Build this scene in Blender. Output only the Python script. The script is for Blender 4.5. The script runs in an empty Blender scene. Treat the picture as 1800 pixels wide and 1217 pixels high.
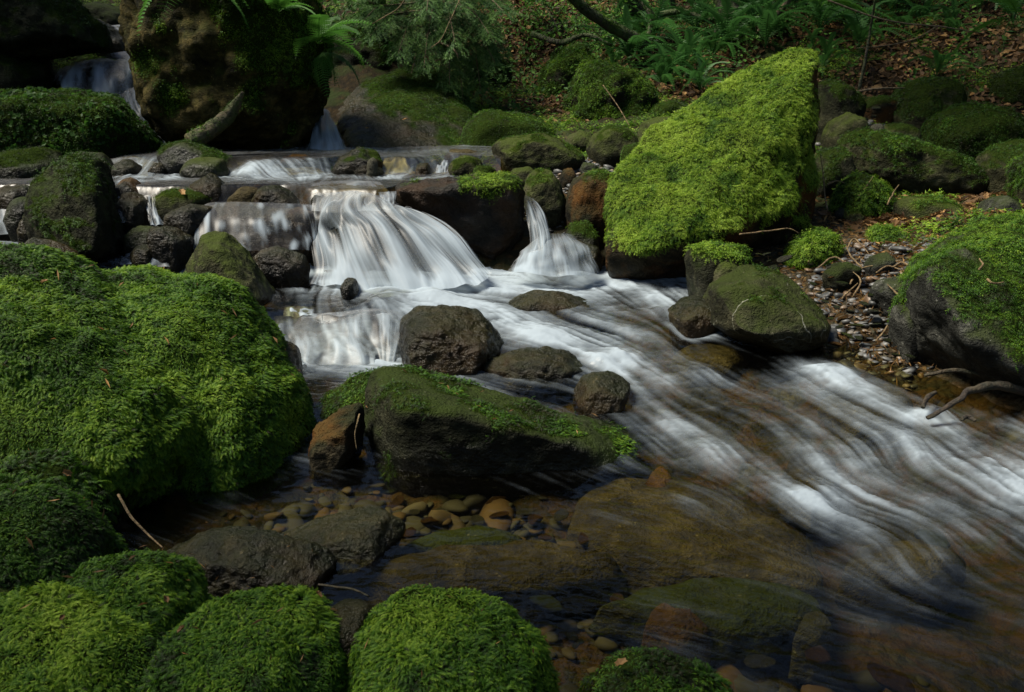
import bpy, bmesh, math, random
import numpy as np
R = math.radians
random.seed(7)
S = bpy.context.scene
# ------------------------------------------------------------------ camera, sky, sun, exposure
CAM_Z, FPX, HOR = 1.15, 1559.0, 150.0          # eye height (m), focal length and horizon row in photo pixels
PITCH = math.atan((608.5 - HOR) / FPX)
cam = bpy.data.objects.new('camera', bpy.data.cameras.new('camera'))
S.collection.objects.link(cam)
cam.location = (0, 0, CAM_Z); cam.rotation_euler = (R(90) - PITCH, 0, 0)
cam.data.sensor_width = 36; cam.data.lens = 36 * FPX / 1800
cam.data.clip_start = 0.05; cam.data.clip_end = 300
S.camera = cam
W = bpy.data.worlds.new('World'); S.world = W; W.use_nodes = True
wn = W.node_tree; sky = wn.nodes.new('ShaderNodeTexSky'); sky.sky_type = 'NISHITA'; sky.sun_disc = False
SUN_EL, SUN_AZ = R(60), R(271)                  # sun_rotation: compass angle from +Y, clockwise
sky.sun_elevation = SUN_EL; sky.sun_rotation = SUN_AZ
wn.nodes['Background'].inputs[1].default_value = 0.058
wn.links.new(sky.outputs[0], wn.nodes['Background'].inputs[0])
sun = bpy.data.objects.new('sun', bpy.data.lights.new('sun', 'SUN')); S.collection.objects.link(sun)
sun.data.energy = 4.0; sun.data.angle = R(22); sun.data.color = (1, .93, .80)
sdir = np.array([math.sin(SUN_AZ) * math.cos(SUN_EL), math.cos(SUN_AZ) * math.cos(SUN_EL), math.sin(SUN_EL)])
import mathutils
from mathutils import Vector
sun.rotation_euler = Vector(sdir).to_track_quat('Z', 'Y').to_euler()
S.view_settings.view_transform = 'Standard'; S.view_settings.look = 'None'
S.view_settings.exposure = 1.02; S.view_settings.gamma = 1
S.render.engine = 'CYCLES'
S.cycles.use_denoising = True
S.cycles.max_bounces = 7; S.cycles.diffuse_bounces = 3; S.cycles.glossy_bounces = 3
S.cycles.transmission_bounces = 4; S.cycles.transparent_max_bounces = 10
S.cycles.caustics_reflective = False; S.cycles.caustics_refractive = False
S.cycles.sample_clamp_indirect = 4

# ------------------------------------------------------------------ helpers
def ray(u, v):
    a = (u - 900) / FPX; b = (608.5 - v) / FPX
    return a, math.cos(PITCH) + b * math.sin(PITCH), -math.sin(PITCH) + b * math.cos(PITCH)
def at(u, v, d):
    """the point at forward distance d seen at photo pixel (u, v)"""
    x, y, z = ray(u, v); t = d / y
    return np.array([x * t, d, CAM_Z + z * t])
def lv(u, v, h):
    """the point at height h seen at photo pixel (u, v)"""
    x, y, z = ray(u, v); t = (h - CAM_Z) / z
    return np.array([x * t, y * t, h])
def px(P):
    """photo pixel of points (n,3)"""
    P = np.atleast_2d(P); q = P - np.array([0, 0, CAM_Z])
    f = q[:, 1] * math.cos(PITCH) - q[:, 2] * math.sin(PITCH)
    up = q[:, 1] * math.sin(PITCH) + q[:, 2] * math.cos(PITCH)
    return 900 + FPX * q[:, 0] / f, 608.5 - FPX * up / f

def _hash(ix, iy, iz, seed):
    h = (ix * 374761393 + iy * 668265263 + iz * 2147483647 + seed * 974634777) & 0xFFFFFFFF
    h = ((h ^ (h >> 13)) * 1274126177) & 0xFFFFFFFF
    h = ((h ^ (h >> 16)) * 2246822519) & 0xFFFFFFFF
    return (h ^ (h >> 15)) & 0xFFFFFFFF
def noise(P, seed=0):
    """gradient-ish value noise, -1..1"""
    P = np.asarray(P, float); i = np.floor(P).astype(np.int64); f = P - i
    w = f * f * f * (f * (f * 6 - 15) + 10); out = 0.0
    for dx in (0, 1):
        for dy in (0, 1):
            for dz in (0, 1):
                h = _hash(i[:, 0] + dx, i[:, 1] + dy, i[:, 2] + dz, seed)
                gx = (h & 1023) / 511.5 - 1; gy = ((h >> 10) & 1023) / 511.5 - 1; gz = ((h >> 20) & 1023) / 511.5 - 1
                g = gx * (f[:, 0] - dx) + gy * (f[:, 1] - dy) + gz * (f[:, 2] - dz)
                wx = w[:, 0] if dx else 1 - w[:, 0]; wy = w[:, 1] if dy else 1 - w[:, 1]; wz = w[:, 2] if dz else 1 - w[:, 2]
                out = out + g * wx * wy * wz
    return out * 1.25
def fbm(P, octv=4, seed=0, gain=.5):
    P = np.asarray(P, float); a = 1.0; out = np.zeros(len(P)); 
    for o in range(octv):
        out += a * noise(P * (2.03 ** o), seed + o * 17); a *= gain
    return out
def sst(a, b, x):
    t = np.clip((x - a) / (b - a), 0, 1); return t * t * (3 - 2 * t)

def mesh_np(name, V, F, mat=None, parent=None, loc=(0, 0, 0), attrs=None, smooth=True, mats=None, mi=None):
    """link ONE mesh object from numpy arrays; V in world space, loc becomes the origin"""
    V = np.asarray(V, np.float32); F = np.asarray(F, np.int32); k = F.shape[1]
    me = bpy.data.meshes.new(name)
    me.vertices.add(len(V)); me.loops.add(F.size); me.polygons.add(len(F))
    L = np.asarray(loc, np.float32)
    me.vertices.foreach_set('co', (V - L).ravel())
    me.loops.foreach_set('vertex_index', F.ravel())
    me.polygons.foreach_set('loop_start', np.arange(0, F.size, k, dtype=np.int32))
    me.polygons.foreach_set('use_smooth', np.full(len(F), smooth))
    for n, a in (attrs or {}).items():
        at_ = me.attributes.new(n, 'FLOAT', 'POINT'); at_.data.foreach_set('value', np.asarray(a, np.float32))
    me.update(calc_edges=True)
    if mat: me.materials.append(mat)
    o = bpy.data.objects.new(name, me); S.collection.objects.link(o)
    if parent is not None: o.parent = parent
    else: o.location = loc
    return o
def tag(o, label=None, cat=None, group=None, kind=None):
    if label: o['label'] = label
    if cat: o['category'] = cat
    if group: o['group'] = group
    if kind: o['kind'] = kind
    return o
def empty(name, loc, rz=0):
    o = bpy.data.objects.new(name, None); S.collection.objects.link(o); o.location = loc; o.rotation_euler = (0, 0, rz); o.empty_display_size = .1
    return o
def vnormals(V, F):
    a, b, c = V[F[:, 0]], V[F[:, 1]], V[F[:, 2]]
    n = np.cross(b - a, c - a); N = np.zeros_like(V)
    for k in range(3): np.add.at(N, F[:, k], n)
    return N / (np.linalg.norm(N, axis=1, keepdims=True) + 1e-12)
_ico = {}
def ico(level):
    if level not in _ico:
        bm = bmesh.new(); bmesh.ops.create_icosphere(bm, subdivisions=level, radius=1)
        bm.verts.ensure_lookup_table()
        V = np.array([v.co for v in bm.verts]); F = np.array([[v.index for v in f.verts] for f in bm.faces]); bm.free()
        _ico[level] = (V / np.linalg.norm(V, axis=1, keepdims=True), F)
    return _ico[level]
def hull_planes(Q):
    bm = bmesh.new()
    for q in Q: bm.verts.new(q)
    r = bmesh.ops.convex_hull(bm, input=bm.verts); bm.normal_update(); pl = {}
    for f in bm.faces:
        n = f.normal; d = n.dot(f.verts[0].co)
        if d < 0: n = -n; d = -d
        if f.calc_area() < 1e-7: continue
        pl[(round(n.x, 1), round(n.y, 1), round(n.z, 1))] = (n.x, n.y, n.z, max(d, .05))
    bm.free()
    return np.array(list(pl.values()))
def spline(P, n):
    """Catmull-Rom through P resampled to n points"""
    P = np.asarray(P, float); m = len(P)
    if m == 2: return P[0] + (P[1] - P[0]) * np.linspace(0, 1, n)[:, None]
    Q = np.vstack([2 * P[0] - P[1], P, 2 * P[-1] - P[-2]])
    t = np.linspace(0, m - 1 - 1e-6, n); i = t.astype(int); f = (t - i)[:, None]
    a, b, c, d = Q[i], Q[i + 1], Q[i + 2], Q[i + 3]
    return .5 * (2 * b + (c - a) * f + (2 * a - 5 * b + 4 * c - d) * f ** 2 + (3 * b - a - 3 * c + d) * f ** 3)
def tube_np(P, rad, sides=8, seed=0, rough=.12):
    P = np.asarray(P, float); n = len(P); rad = np.broadcast_to(np.asarray(rad, float), (n,))
    T = np.gradient(P, axis=0); T /= np.linalg.norm(T, axis=1, keepdims=True) + 1e-9
    ref = np.array([.31, .17, .93]); A = np.cross(T, ref); A /= np.linalg.norm(A, axis=1, keepdims=True) + 1e-9; B = np.cross(T, A)
    th = np.arange(sides) * 2 * math.pi / sides
    V = P[:, None] + rad[:, None, None] * (np.cos(th)[None, :, None] * A[:, None] + np.sin(th)[None, :, None] * B[:, None])
    V = V.reshape(-1, 3)
    if rough:
        rr = np.repeat(rad, sides)[:, None]
        V = V + rr * rough * 2 * np.stack([noise(V * 23, seed + k) for k in range(3)], 1)
    F = []
    for i in range(n - 1):
        for j in range(sides):
            a = i * sides + j; b = i * sides + (j + 1) % sides
            F += [(a, b, b + sides), (a, b + sides, a + sides)]
    c0 = len(V); V = np.vstack([V, P[:1], P[-1:]])
    for j in range(sides):
        F.append((c0, (j + 1) % sides, j)); k = (n - 1) * sides
        F.append((c0 + 1, k + j, k + (j + 1) % sides))
    return V, np.array(F)
def join_np(parts):
    Vs, Fs, o = [], [], 0
    for V, F in parts: Vs.append(V); Fs.append(F + o); o += len(V)
    return np.vstack(Vs), np.vstack(Fs)

# ------------------------------------------------------------------ materials
def new_mat(name):
    m = bpy.data.materials.new(name); m.use_nodes = True; m.node_tree.nodes.clear()
    nt = m.node_tree; out = nt.nodes.new('ShaderNodeOutputMaterial'); return m, nt, out
def N(nt, t, **kw):
    n = nt.nodes.new(t)
    for k, v in kw.items():
        if k.startswith('i_'): n.inputs[k[2:].replace('_', ' ')].default_value = v
        else: setattr(n, k, v)
    return n
def L(nt, a, b): nt.links.new(a, b)
def ramp(nt, stops, src=None):
    r = nt.nodes.new('ShaderNodeValToRGB'); el = r.color_ramp.elements
    while len(el) > 1: el.remove(el[-1])
    el[0].position = stops[0][0]; el[0].color = (*stops[0][1], 1)
    for p, c in stops[1:]:
        e = el.new(p); e.color = (*c, 1)
    if src is not None: L(nt, src, r.inputs[0])
    return r.outputs[0]
def math_(nt, op, a, b=None, c=None, clamp=False):
    n = N(nt, 'ShaderNodeMath', operation=op); n.use_clamp = clamp
    for i, x in enumerate((a, b, c)):
        if x is None: continue
        if isinstance(x, (int, float)): n.inputs[i].default_value = x
        else: L(nt, x, n.inputs[i])
    return n.outputs[0]
def mixc(nt, f, a, b):
    n = N(nt, 'ShaderNodeMix', data_type='RGBA')
    if isinstance(f, (int, float)): n.inputs[0].default_value = f
    else: L(nt, f, n.inputs[0])
    for i, x in ((6, a), (7, b)):
        if isinstance(x, tuple): n.inputs[i].default_value = (*x, 1)
        else: L(nt, x, n.inputs[i])
    return n.outputs[2]
def tnoise(nt, co, scale, detail=5, rough=.55, dist=0.0):
    n = N(nt, 'ShaderNodeTexNoise'); n.inputs['Scale'].default_value = scale; n.inputs['Detail'].default_value = detail
    n.inputs['Roughness'].default_value = rough; n.inputs['Distortion'].default_value = dist
    if co is not None: L(nt, co, n.inputs['Vector'])
    return n.outputs[0]

def rock_mat(name, dark, mid, light, algae=(.035, .045, .012), alg=.5, rough=.55, wetall=0.0, rust=None, grain=1.0, veins=0):
    m, nt, out = new_mat(name)
    tc = N(nt, 'ShaderNodeTexCoord').outputs['Object']
    oi = N(nt, 'ShaderNodeObjectInfo')
    off = N(nt, 'ShaderNodeVectorMath', operation='ADD'); L(nt, tc, off.inputs[0])
    sc = N(nt, 'ShaderNodeVectorMath', operation='SCALE'); L(nt, oi.outputs['Location'], sc.inputs[0]); sc.inputs['Scale'].default_value = 3.3
    L(nt, sc.outputs[0], off.inputs[1]); co = off.outputs[0]
    n1 = tnoise(nt, co, 5 * grain, 8, .62, .6); n2 = tnoise(nt, co, 26 * grain, 6, .6)
    n3 = tnoise(nt, co, 110 * grain, 4, .6)
    # layered schist bands
    mp = N(nt, 'ShaderNodeMapping'); mp.inputs['Rotation'].default_value = (.5, .35, .2); mp.inputs['Scale'].default_value = (3, 4, 15); L(nt, co, mp.inputs[0])
    n4 = tnoise(nt, mp.outputs[0], 1.0, 5, .6, .3)
    s = math_(nt, 'ADD', math_(nt, 'MULTIPLY', n1, .5), math_(nt, 'ADD', math_(nt, 'MULTIPLY', n2, .28), math_(nt, 'MULTIPLY', n4, .22)))
    col = ramp(nt, [(.38, dark), (.5, mid), (.61, light)], s)
    if rust:
        rn = tnoise(nt, co, 3.2, 5, .6, .4)
        col = mixc(nt, ramp(nt, [(.47, (0, 0, 0)), (.62, (1, 1, 1))], rn), col, rust)
    geo = N(nt, 'ShaderNodeNewGeometry'); sep = N(nt, 'ShaderNodeSeparateXYZ'); L(nt, geo.outputs['Normal'], sep.inputs[0])
    an = tnoise(nt, co, 7, 6, .65, .3)
    am = math_(nt, 'ADD', math_(nt, 'MULTIPLY', sep.outputs[2], .35), math_(nt, 'MULTIPLY', an, 1.0))
    af = math_(nt, 'MULTIPLY', ramp(nt, [(.55, (0, 0, 0)), (.85, (1, 1, 1))], am), alg)
    col = mixc(nt, af, col, algae)
    if veins:   # white quartz veins
        vn = tnoise(nt, co, 2.6, 3, .5, .8); vv = math_(nt, 'ABSOLUTE', math_(nt, 'SUBTRACT', vn, .5)); vk = math_(nt, 'MULTIPLY', math_(nt, 'LESS_THAN', vv, .0028), math_(nt, 'GREATER_THAN', n1, .53))
        col = mixc(nt, vk, col, (.26, .26, .20))
    # lichen specks
    v = N(nt, 'ShaderNodeTexVoronoi'); v.inputs['Scale'].default_value = 42 * grain; L(nt, co, v.inputs['Vector'])
    sp = math_(nt, 'MULTIPLY', math_(nt, 'LESS_THAN', v.outputs['Distance'], .16), math_(nt, 'GREATER_THAN', n2, .56))
    col = mixc(nt, math_(nt, 'MULTIPLY', sp, .6), col, tuple(min(.4, c * 2.0 + .03) for c in light))
    wet = N(nt, 'ShaderNodeAttribute', attribute_name='wet').outputs['Fac']
    wetf = math_(nt, 'MAXIMUM', wet, wetall)
    dk = N(nt, 'ShaderNodeMix', data_type='RGBA', blend_type='MULTIPLY'); L(nt, math_(nt, 'MULTIPLY', wetf, .8), dk.inputs[0]); L(nt, col, dk.inputs[6]); dk.inputs[7].default_value = (.42, .42, .42, 1)
    col = dk.outputs[2]
    ms = N(nt, 'ShaderNodeAttribute', attribute_name='moss').outputs['Fac']
    col = mixc(nt, math_(nt, 'MULTIPLY', ms, .9), col, (.022, .036, .007))
    b = N(nt, 'ShaderNodeBsdfPrincipled'); L(nt, col, b.inputs['Base Color'])
    rg = math_(nt, 'SUBTRACT', rough + .2, math_(nt, 'MULTIPLY', wetf, .40))
    rg = math_(nt, 'ADD', rg, math_(nt, 'MULTIPLY', math_(nt, 'SUBTRACT', n2, .5), .5), None, True)
    L(nt, rg, b.inputs['Roughness'])
    L(nt, math_(nt, 'SUBTRACT', math_(nt, 'ADD', .10, math_(nt, 'MULTIPLY', wetf, .10)), math_(nt, 'MULTIPLY', ms, .2)), b.inputs['Specular IOR Level'])
    h = math_(nt, 'ADD', math_(nt, 'MULTIPLY', n1, .5), math_(nt, 'ADD', math_(nt, 'MULTIPLY', n2, .3), math_(nt, 'ADD', math_(nt, 'MULTIPLY', n3, math_(nt, 'SUBTRACT', .24, math_(nt, 'MULTIPLY', wetf, .18))), math_(nt, 'MULTIPLY', n4, .25))))
    n6 = tnoise(nt, co, 34, 3, .5, 1.2); h = math_(nt, 'ADD', h, math_(nt, 'MULTIPLY', math_(nt, 'ABSOLUTE', math_(nt, 'SUBTRACT', n6, .5)), math_(nt, 'MULTIPLY', math_(nt, 'SUBTRACT', 1.0, wetf), -.3)))
    bp = N(nt, 'ShaderNodeBump'); bp.inputs['Strength'].default_value = 1.0; bp.inputs['Distance'].default_value = .075 / grain; L(nt, h, bp.inputs['Height'])
    L(nt, bp.outputs[0], b.inputs['Normal']); L(nt, b.outputs[0], out.inputs[0])
    return m
def leaf_mat(name, stops, attr='tint', trans=.35, rough=.6, spec=.25):
    m, nt, out = new_mat(name)
    t = N(nt, 'ShaderNodeAttribute', attribute_name=attr).outputs['Fac']
    col = ramp(nt, stops, t)
    b = N(nt, 'ShaderNodeBsdfPrincipled'); L(nt, col, b.inputs['Base Color']); b.inputs['Roughness'].default_value = rough; b.inputs['Specular IOR Level'].default_value = spec
    tr = N(nt, 'ShaderNodeBsdfTranslucent'); L(nt, col, tr.inputs[0])
    mx = N(nt, 'ShaderNodeMixShader'); mx.inputs[0].default_value = trans; L(nt, b.outputs[0], mx.inputs[1]); L(nt, tr.outputs[0], mx.inputs[2]); L(nt, mx.outputs[0], out.inputs[0])
    return m
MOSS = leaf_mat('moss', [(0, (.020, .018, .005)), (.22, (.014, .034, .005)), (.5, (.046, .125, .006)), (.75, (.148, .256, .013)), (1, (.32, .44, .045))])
ROCK = {
 'dark': rock_mat('dark_rock', (.004, .0044, .0025), (.017, .0185, .009), (.056, .055, .030), algae=(.026, .040, .006), alg=1.0),
 'olive': rock_mat('olive_rock', (.007, .008, .004), (.030, .031, .014), (.085, .082, .042), algae=(.048, .066, .010), alg=1.0),
 'grey': rock_mat('grey_rock', (.010, .0105, .009), (.036, .037, .031), (.12, .12, .10), algae=(.035, .050, .008), alg=.7),
 'rust': rock_mat('rusty_rock', (.005, .005, .0035), (.020, .017, .009), (.06, .048, .026), alg=.35, rust=(.10, .044, .010)),
 'wet': rock_mat('wet_rock', (.003, .003, .002), (.014, .012, .0065), (.065, .050, .020), alg=.4, wetall=.85, rough=.46, rust=(.045, .026, .008)),
 'cliff': rock_mat('cliff_rock', (.005, .005, .0025), (.045, .039, .011), (.15, .115, .038), algae=(.045, .055, .007), alg=.8),
 'slab': rock_mat('slab_rock', (.007, .0066, .006), (.018, .0155, .0125), (.055, .047, .038), algae=(.018, .028, .005), alg=.12, wetall=.6, rust=(.05, .028, .014)),
 'bed': rock_mat('bed_rock', (.016, .013, .006), (.06, .048, .02), (.13, .105, .05), alg=.0, wetall=.0),
 'amber': rock_mat('amber_rock', (.06, .03, .006), (.085, .042, .009), (.16, .085, .02), alg=.0, wetall=.0),
 'vein': rock_mat('veined_rock', (.008, .008, .005), (.026, .026, .013), (.07, .066, .036), algae=(.034, .048, .008), alg=.9, veins=1),
 'pale': rock_mat('pale_rock', (.05, .048, .034), (.075, .072, .048), (.15, .145, .10), alg=.1, wetall=.3),
}
# ------------------------------------------------------------------ terrain and water levels (world plan, metres)
TP = [ # x, y, z of the bare ground
 (.5,.8,-.22),(-.3,1.5,-.14),(.9,1.5,-.22),(.2,2.2,-.13),(.9,2.2,-.20),(1.6,2.2,-.16),(1.9,1.6,-.2),(-.5,2.3,-.10),(-.75,2.65,-.03),
 (-.3,3.2,-.06),(.4,3.2,-.02),(1.0,3.1,-.07),(1.5,2.9,-.04),(0,4,.0),(.8,3.9,.03),(-.6,4,.02),(-1,3.6,.03),(-1.6,4.2,.13),(-2.4,4.5,.18),(-2.9,4.6,.2),
 (-.9,4.6,.22),(-2,4.9,.3),(0,4.7,.25),(.4,4.8,.25),(-.5,5.1,.46),(-2,5.2,.48),(-3.2,5.2,.5),(-.2,5.9,.56),(-2,6.3,.58),(-3,6.5,.6),(-1,6.5,.6),(-1.5,7.2,.62),(-2.5,7.5,.62),(-3.4,7.5,.62),
 (1,5.6,.6),(.3,5.3,.5),(1.8,5.2,.44),(1.75,4.6,.36),(1.62,4.2,.29),(1.55,3.9,.22),(1.5,3.55,.11),(1.75,3.45,.11),(1.95,3.0,.12),(2.1,2.6,.05),(2.4,4.5,.5),(2.2,3.6,.32),(3,5.5,.50),(3.2,6.6,.62),(3,7.3,.85),(2.4,7,.84),(1.6,6.6,.78),
 (.6,6.6,.7),(.2,7.4,.8),(1,8,1.0),(.2,8.3,.95),(-.4,8.2,.9),(0,9.5,1.25),(0.3,11,2.2),(2,8.3,1.15),(2.4,8.7,1.5),(3,10,2.5),(5,8,1.7),(6,10,3.0),(4.5,6,.85),(4,4,.75),(3.2,2.4,.4),(3.6,1,.6),
 (-2.2,2.5,.35),(-1.5,2.8,.2),(-2.6,3.5,.45),(-3.8,4.3,.8),(-1.3,1.6,.1),(-.7,1.1,.02),(-2,.8,.4),(-4.6,6,1.0),(-5,8,1.9),(-3.0,9.5,1.35),(-3.3,8.3,1.1),(-1.4,8.4,1.3),(-1,10,2.2),(-2,11.5,3.2),(-4,11,2.6),
 (0,16,5.5),(8,14,7),(-8,14,7),(13,6,8),(-12,6,8),(10,0,6.5),(-10,0,6.5),(8,-8,4),(-8,-8,4.5),(0,-5,-.5),(0,-15,-1.2),(0,40,20),(30,30,24),(-30,30,24),(40,0,24),(-40,0,24),(25,-30,14),(-25,-30,14),(0,-40,-3)]
class RBF:
    def __init__(s, P, Z, c=.05):
        s.P = np.array(P, float); s.c = c; s.m = np.mean(Z)
        D = np.linalg.norm(s.P[:, None] - s.P[None], axis=2); K = np.sqrt(D * D + c * c)
        s.w = np.linalg.solve(K + 1e-6 * np.eye(len(K)), np.array(Z) - s.m)
    def __call__(s, X, Y):
        Q = np.stack([np.ravel(X), np.ravel(Y)], 1); out = np.empty(len(Q))
        for i in range(0, len(Q), 40000):
            q = Q[i:i + 40000]; D2 = ((q[:, None] - s.P[None]) ** 2).sum(2); out[i:i + 40000] = np.sqrt(D2 + s.c ** 2) @ s.w
        return (out + s.m).reshape(np.shape(X))
T0 = RBF([(p[0], p[1]) for p in TP], [p[2] for p in TP], .12)
def terrain(X, Y):
    z = T0(X, Y); P = np.stack([np.ravel(X), np.ravel(Y), np.zeros(np.size(X))], 1)
    far = np.clip((np.hypot(np.ravel(X), np.ravel(Y) - 4) - 3.0) / 3, 0.25, 1)
    return z + (far * (.16 * fbm(P * 1.3, 4, 5)) + .035 * fbm(P * 6, 3, 9)).reshape(np.shape(X))
# lower water: photo pixel, level
WL = [(1750,1200,-.04),(1200,1200,-.01),(1000,1150,0),(700,1000,0),(540,870,0),(900,860,0),(1150,850,0),(1150,780,.02),(1450,950,-.01),(1780,950,-.02),(1400,800,.03),(1750,800,.02),(1750,720,.05),(1450,700,.08),(1450,620,.11),(1550,640,.08),
 (1200,650,.10),(1200,580,.15),(1200,510,.19),(1060,490,.2),(900,500,.2),(1000,560,.17),(950,620,.13),(800,690,.07),(640,690,.07),(550,640,.08),(700,650,.08),(480,650,.08),(500,545,.2),(700,535,.2),(600,520,.2),(480,500,.21),(560,480,.21),(380,480,.26),(250,460,.31),(100,430,.34),(0,415,.35),(700,480,.22)]
_w = np.array([lv(u, v, h) for u, v, h in WL])
W0 = RBF(_w[:, :2], _w[:, 2], .10)
def water_low(X, Y): return W0(X, Y)
def water_up(X, Y):
    z = .62 + .085 * sst(5.50, 5.85, Y + .14 * np.sin(X * 3.1) + .10 * np.sin(X * 8 + 1) + .05 * np.sin(X * 19)) + .004 * (Y - 5.9) * (Y > 5.9)
    return z

# ------------------------------------------------------------------ moss: a carpet of small branched shoots, one mesh per boulder
def _frond(pairs):
    V, F = [], []
    ax = lambda x: np.array([x, 0, .42 * x - .62 * x * x])
    V += [ax(0) + (0, .025, 0), ax(0) - (0, .025, 0), ax(1.0)]; F.append((0, 1, 2))
    for k in range(pairs):
        x = .16 + .72 * k / max(1, pairs - 1); w = .40 * (1 - .68 * x) * (1 if k % 2 else .85)
        for sgn in (1, -1):
            a = ax(x - .07); b = ax(x + .09); c = ax(x + .17) + np.array([.05, sgn * w, -.06]); i = len(V); V += [a, b, c]; F.append((i, i + 1, i + 2) if sgn < 0 else (i + 1, i, i + 2))
    return np.array(V), np.array(F)
FR_NEAR, FR_MID, FR_FAR = _frond(5), _frond(3), _frond(1)
def scatter(V, F, n, mask=None, seed=0, face_cam=.25):
    """n random points on triangles, weighted by area and mask -> points, normals, indices"""
    rng = np.random.default_rng(seed)
    a, b, c = V[F[:, 0]], V[F[:, 1]], V[F[:, 2]]; cr = np.cross(b - a, c - a); ar = np.linalg.norm(cr, axis=1) / 2
    nf = cr / (2 * ar[:, None] + 1e-12); ctr = (a + b + c) / 3
    toc = np.array([0, 0, CAM_Z]) - ctr; toc /= np.linalg.norm(toc, axis=1, keepdims=True)
    w = ar * ((nf * toc).sum(1) > -face_cam)
    if mask is not None: w = w * mask[F].mean(1)
    area = w.sum()
    if area <= 0: return np.zeros((0, 3)), np.zeros((0, 3)), area
    k = min(int(n * area), 110000); idx = rng.choice(len(F), k, p=w / area)
    r1 = np.sqrt(rng.random(k))[:, None]; r2 = rng.random(k)[:, None]
    return (1 - r1) * a[idx] + r1 * (1 - r2) * b[idx] + r1 * r2 * c[idx], nf[idx], area
def frond_mesh(P, Nn, Lm, seed, tint, tmpl, down=1.0, lift=(.1, .75), tvar=.16, lump=8.0):
    rng = np.random.default_rng(seed); k = len(P)
    cv = np.stack([noise(P * 30, seed + 50 + j) for j in range(3)], 1)
    g = np.array([0, 0, -.62]) + (rng.normal(0, .45, (k, 3)) + 1.5 * cv) / max(down, .2)
    Fd = g - (g * Nn).sum(1, keepdims=True) * Nn
    Fd /= np.linalg.norm(Fd, axis=1, keepdims=True) + 1e-9
    li = rng.uniform(*lift, k)[:, None]; Fd = Fd * np.cos(li) + Nn * np.sin(li)
    Sd = np.cross(Nn, Fd); Sd /= np.linalg.norm(Sd, axis=1, keepdims=True) + 1e-9; Ud = np.cross(Fd, Sd)
    ro = rng.normal(0, .35, k)[:, None]; Sd, Ud = Sd * np.cos(ro) + Ud * np.sin(ro), Ud * np.cos(ro) - Sd * np.sin(ro)
    ln = (Lm * rng.uniform(.6, 1.35, k) * np.clip(1 + .7 * fbm(P * 5.5, 2, seed + 77), .55, 1.6))[:, None, None]; tv, tf = tmpl
    Vw = P[:, None] + ln * (tv[None, :, 0:1] * Fd[:, None] + tv[None, :, 1:2] * Sd[:, None] + tv[None, :, 2:3] * Ud[:, None])
    nv = len(tv); Fw = (tf[None] + (np.arange(k) * nv)[:, None, None]).reshape(-1, 3)
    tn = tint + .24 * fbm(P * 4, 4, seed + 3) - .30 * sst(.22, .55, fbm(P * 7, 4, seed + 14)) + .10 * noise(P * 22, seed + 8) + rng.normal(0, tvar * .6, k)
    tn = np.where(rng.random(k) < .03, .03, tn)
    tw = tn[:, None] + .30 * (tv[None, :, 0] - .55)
    return Vw.reshape(-1, 3), Fw, np.clip(tw, .02, .98).ravel()

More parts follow.
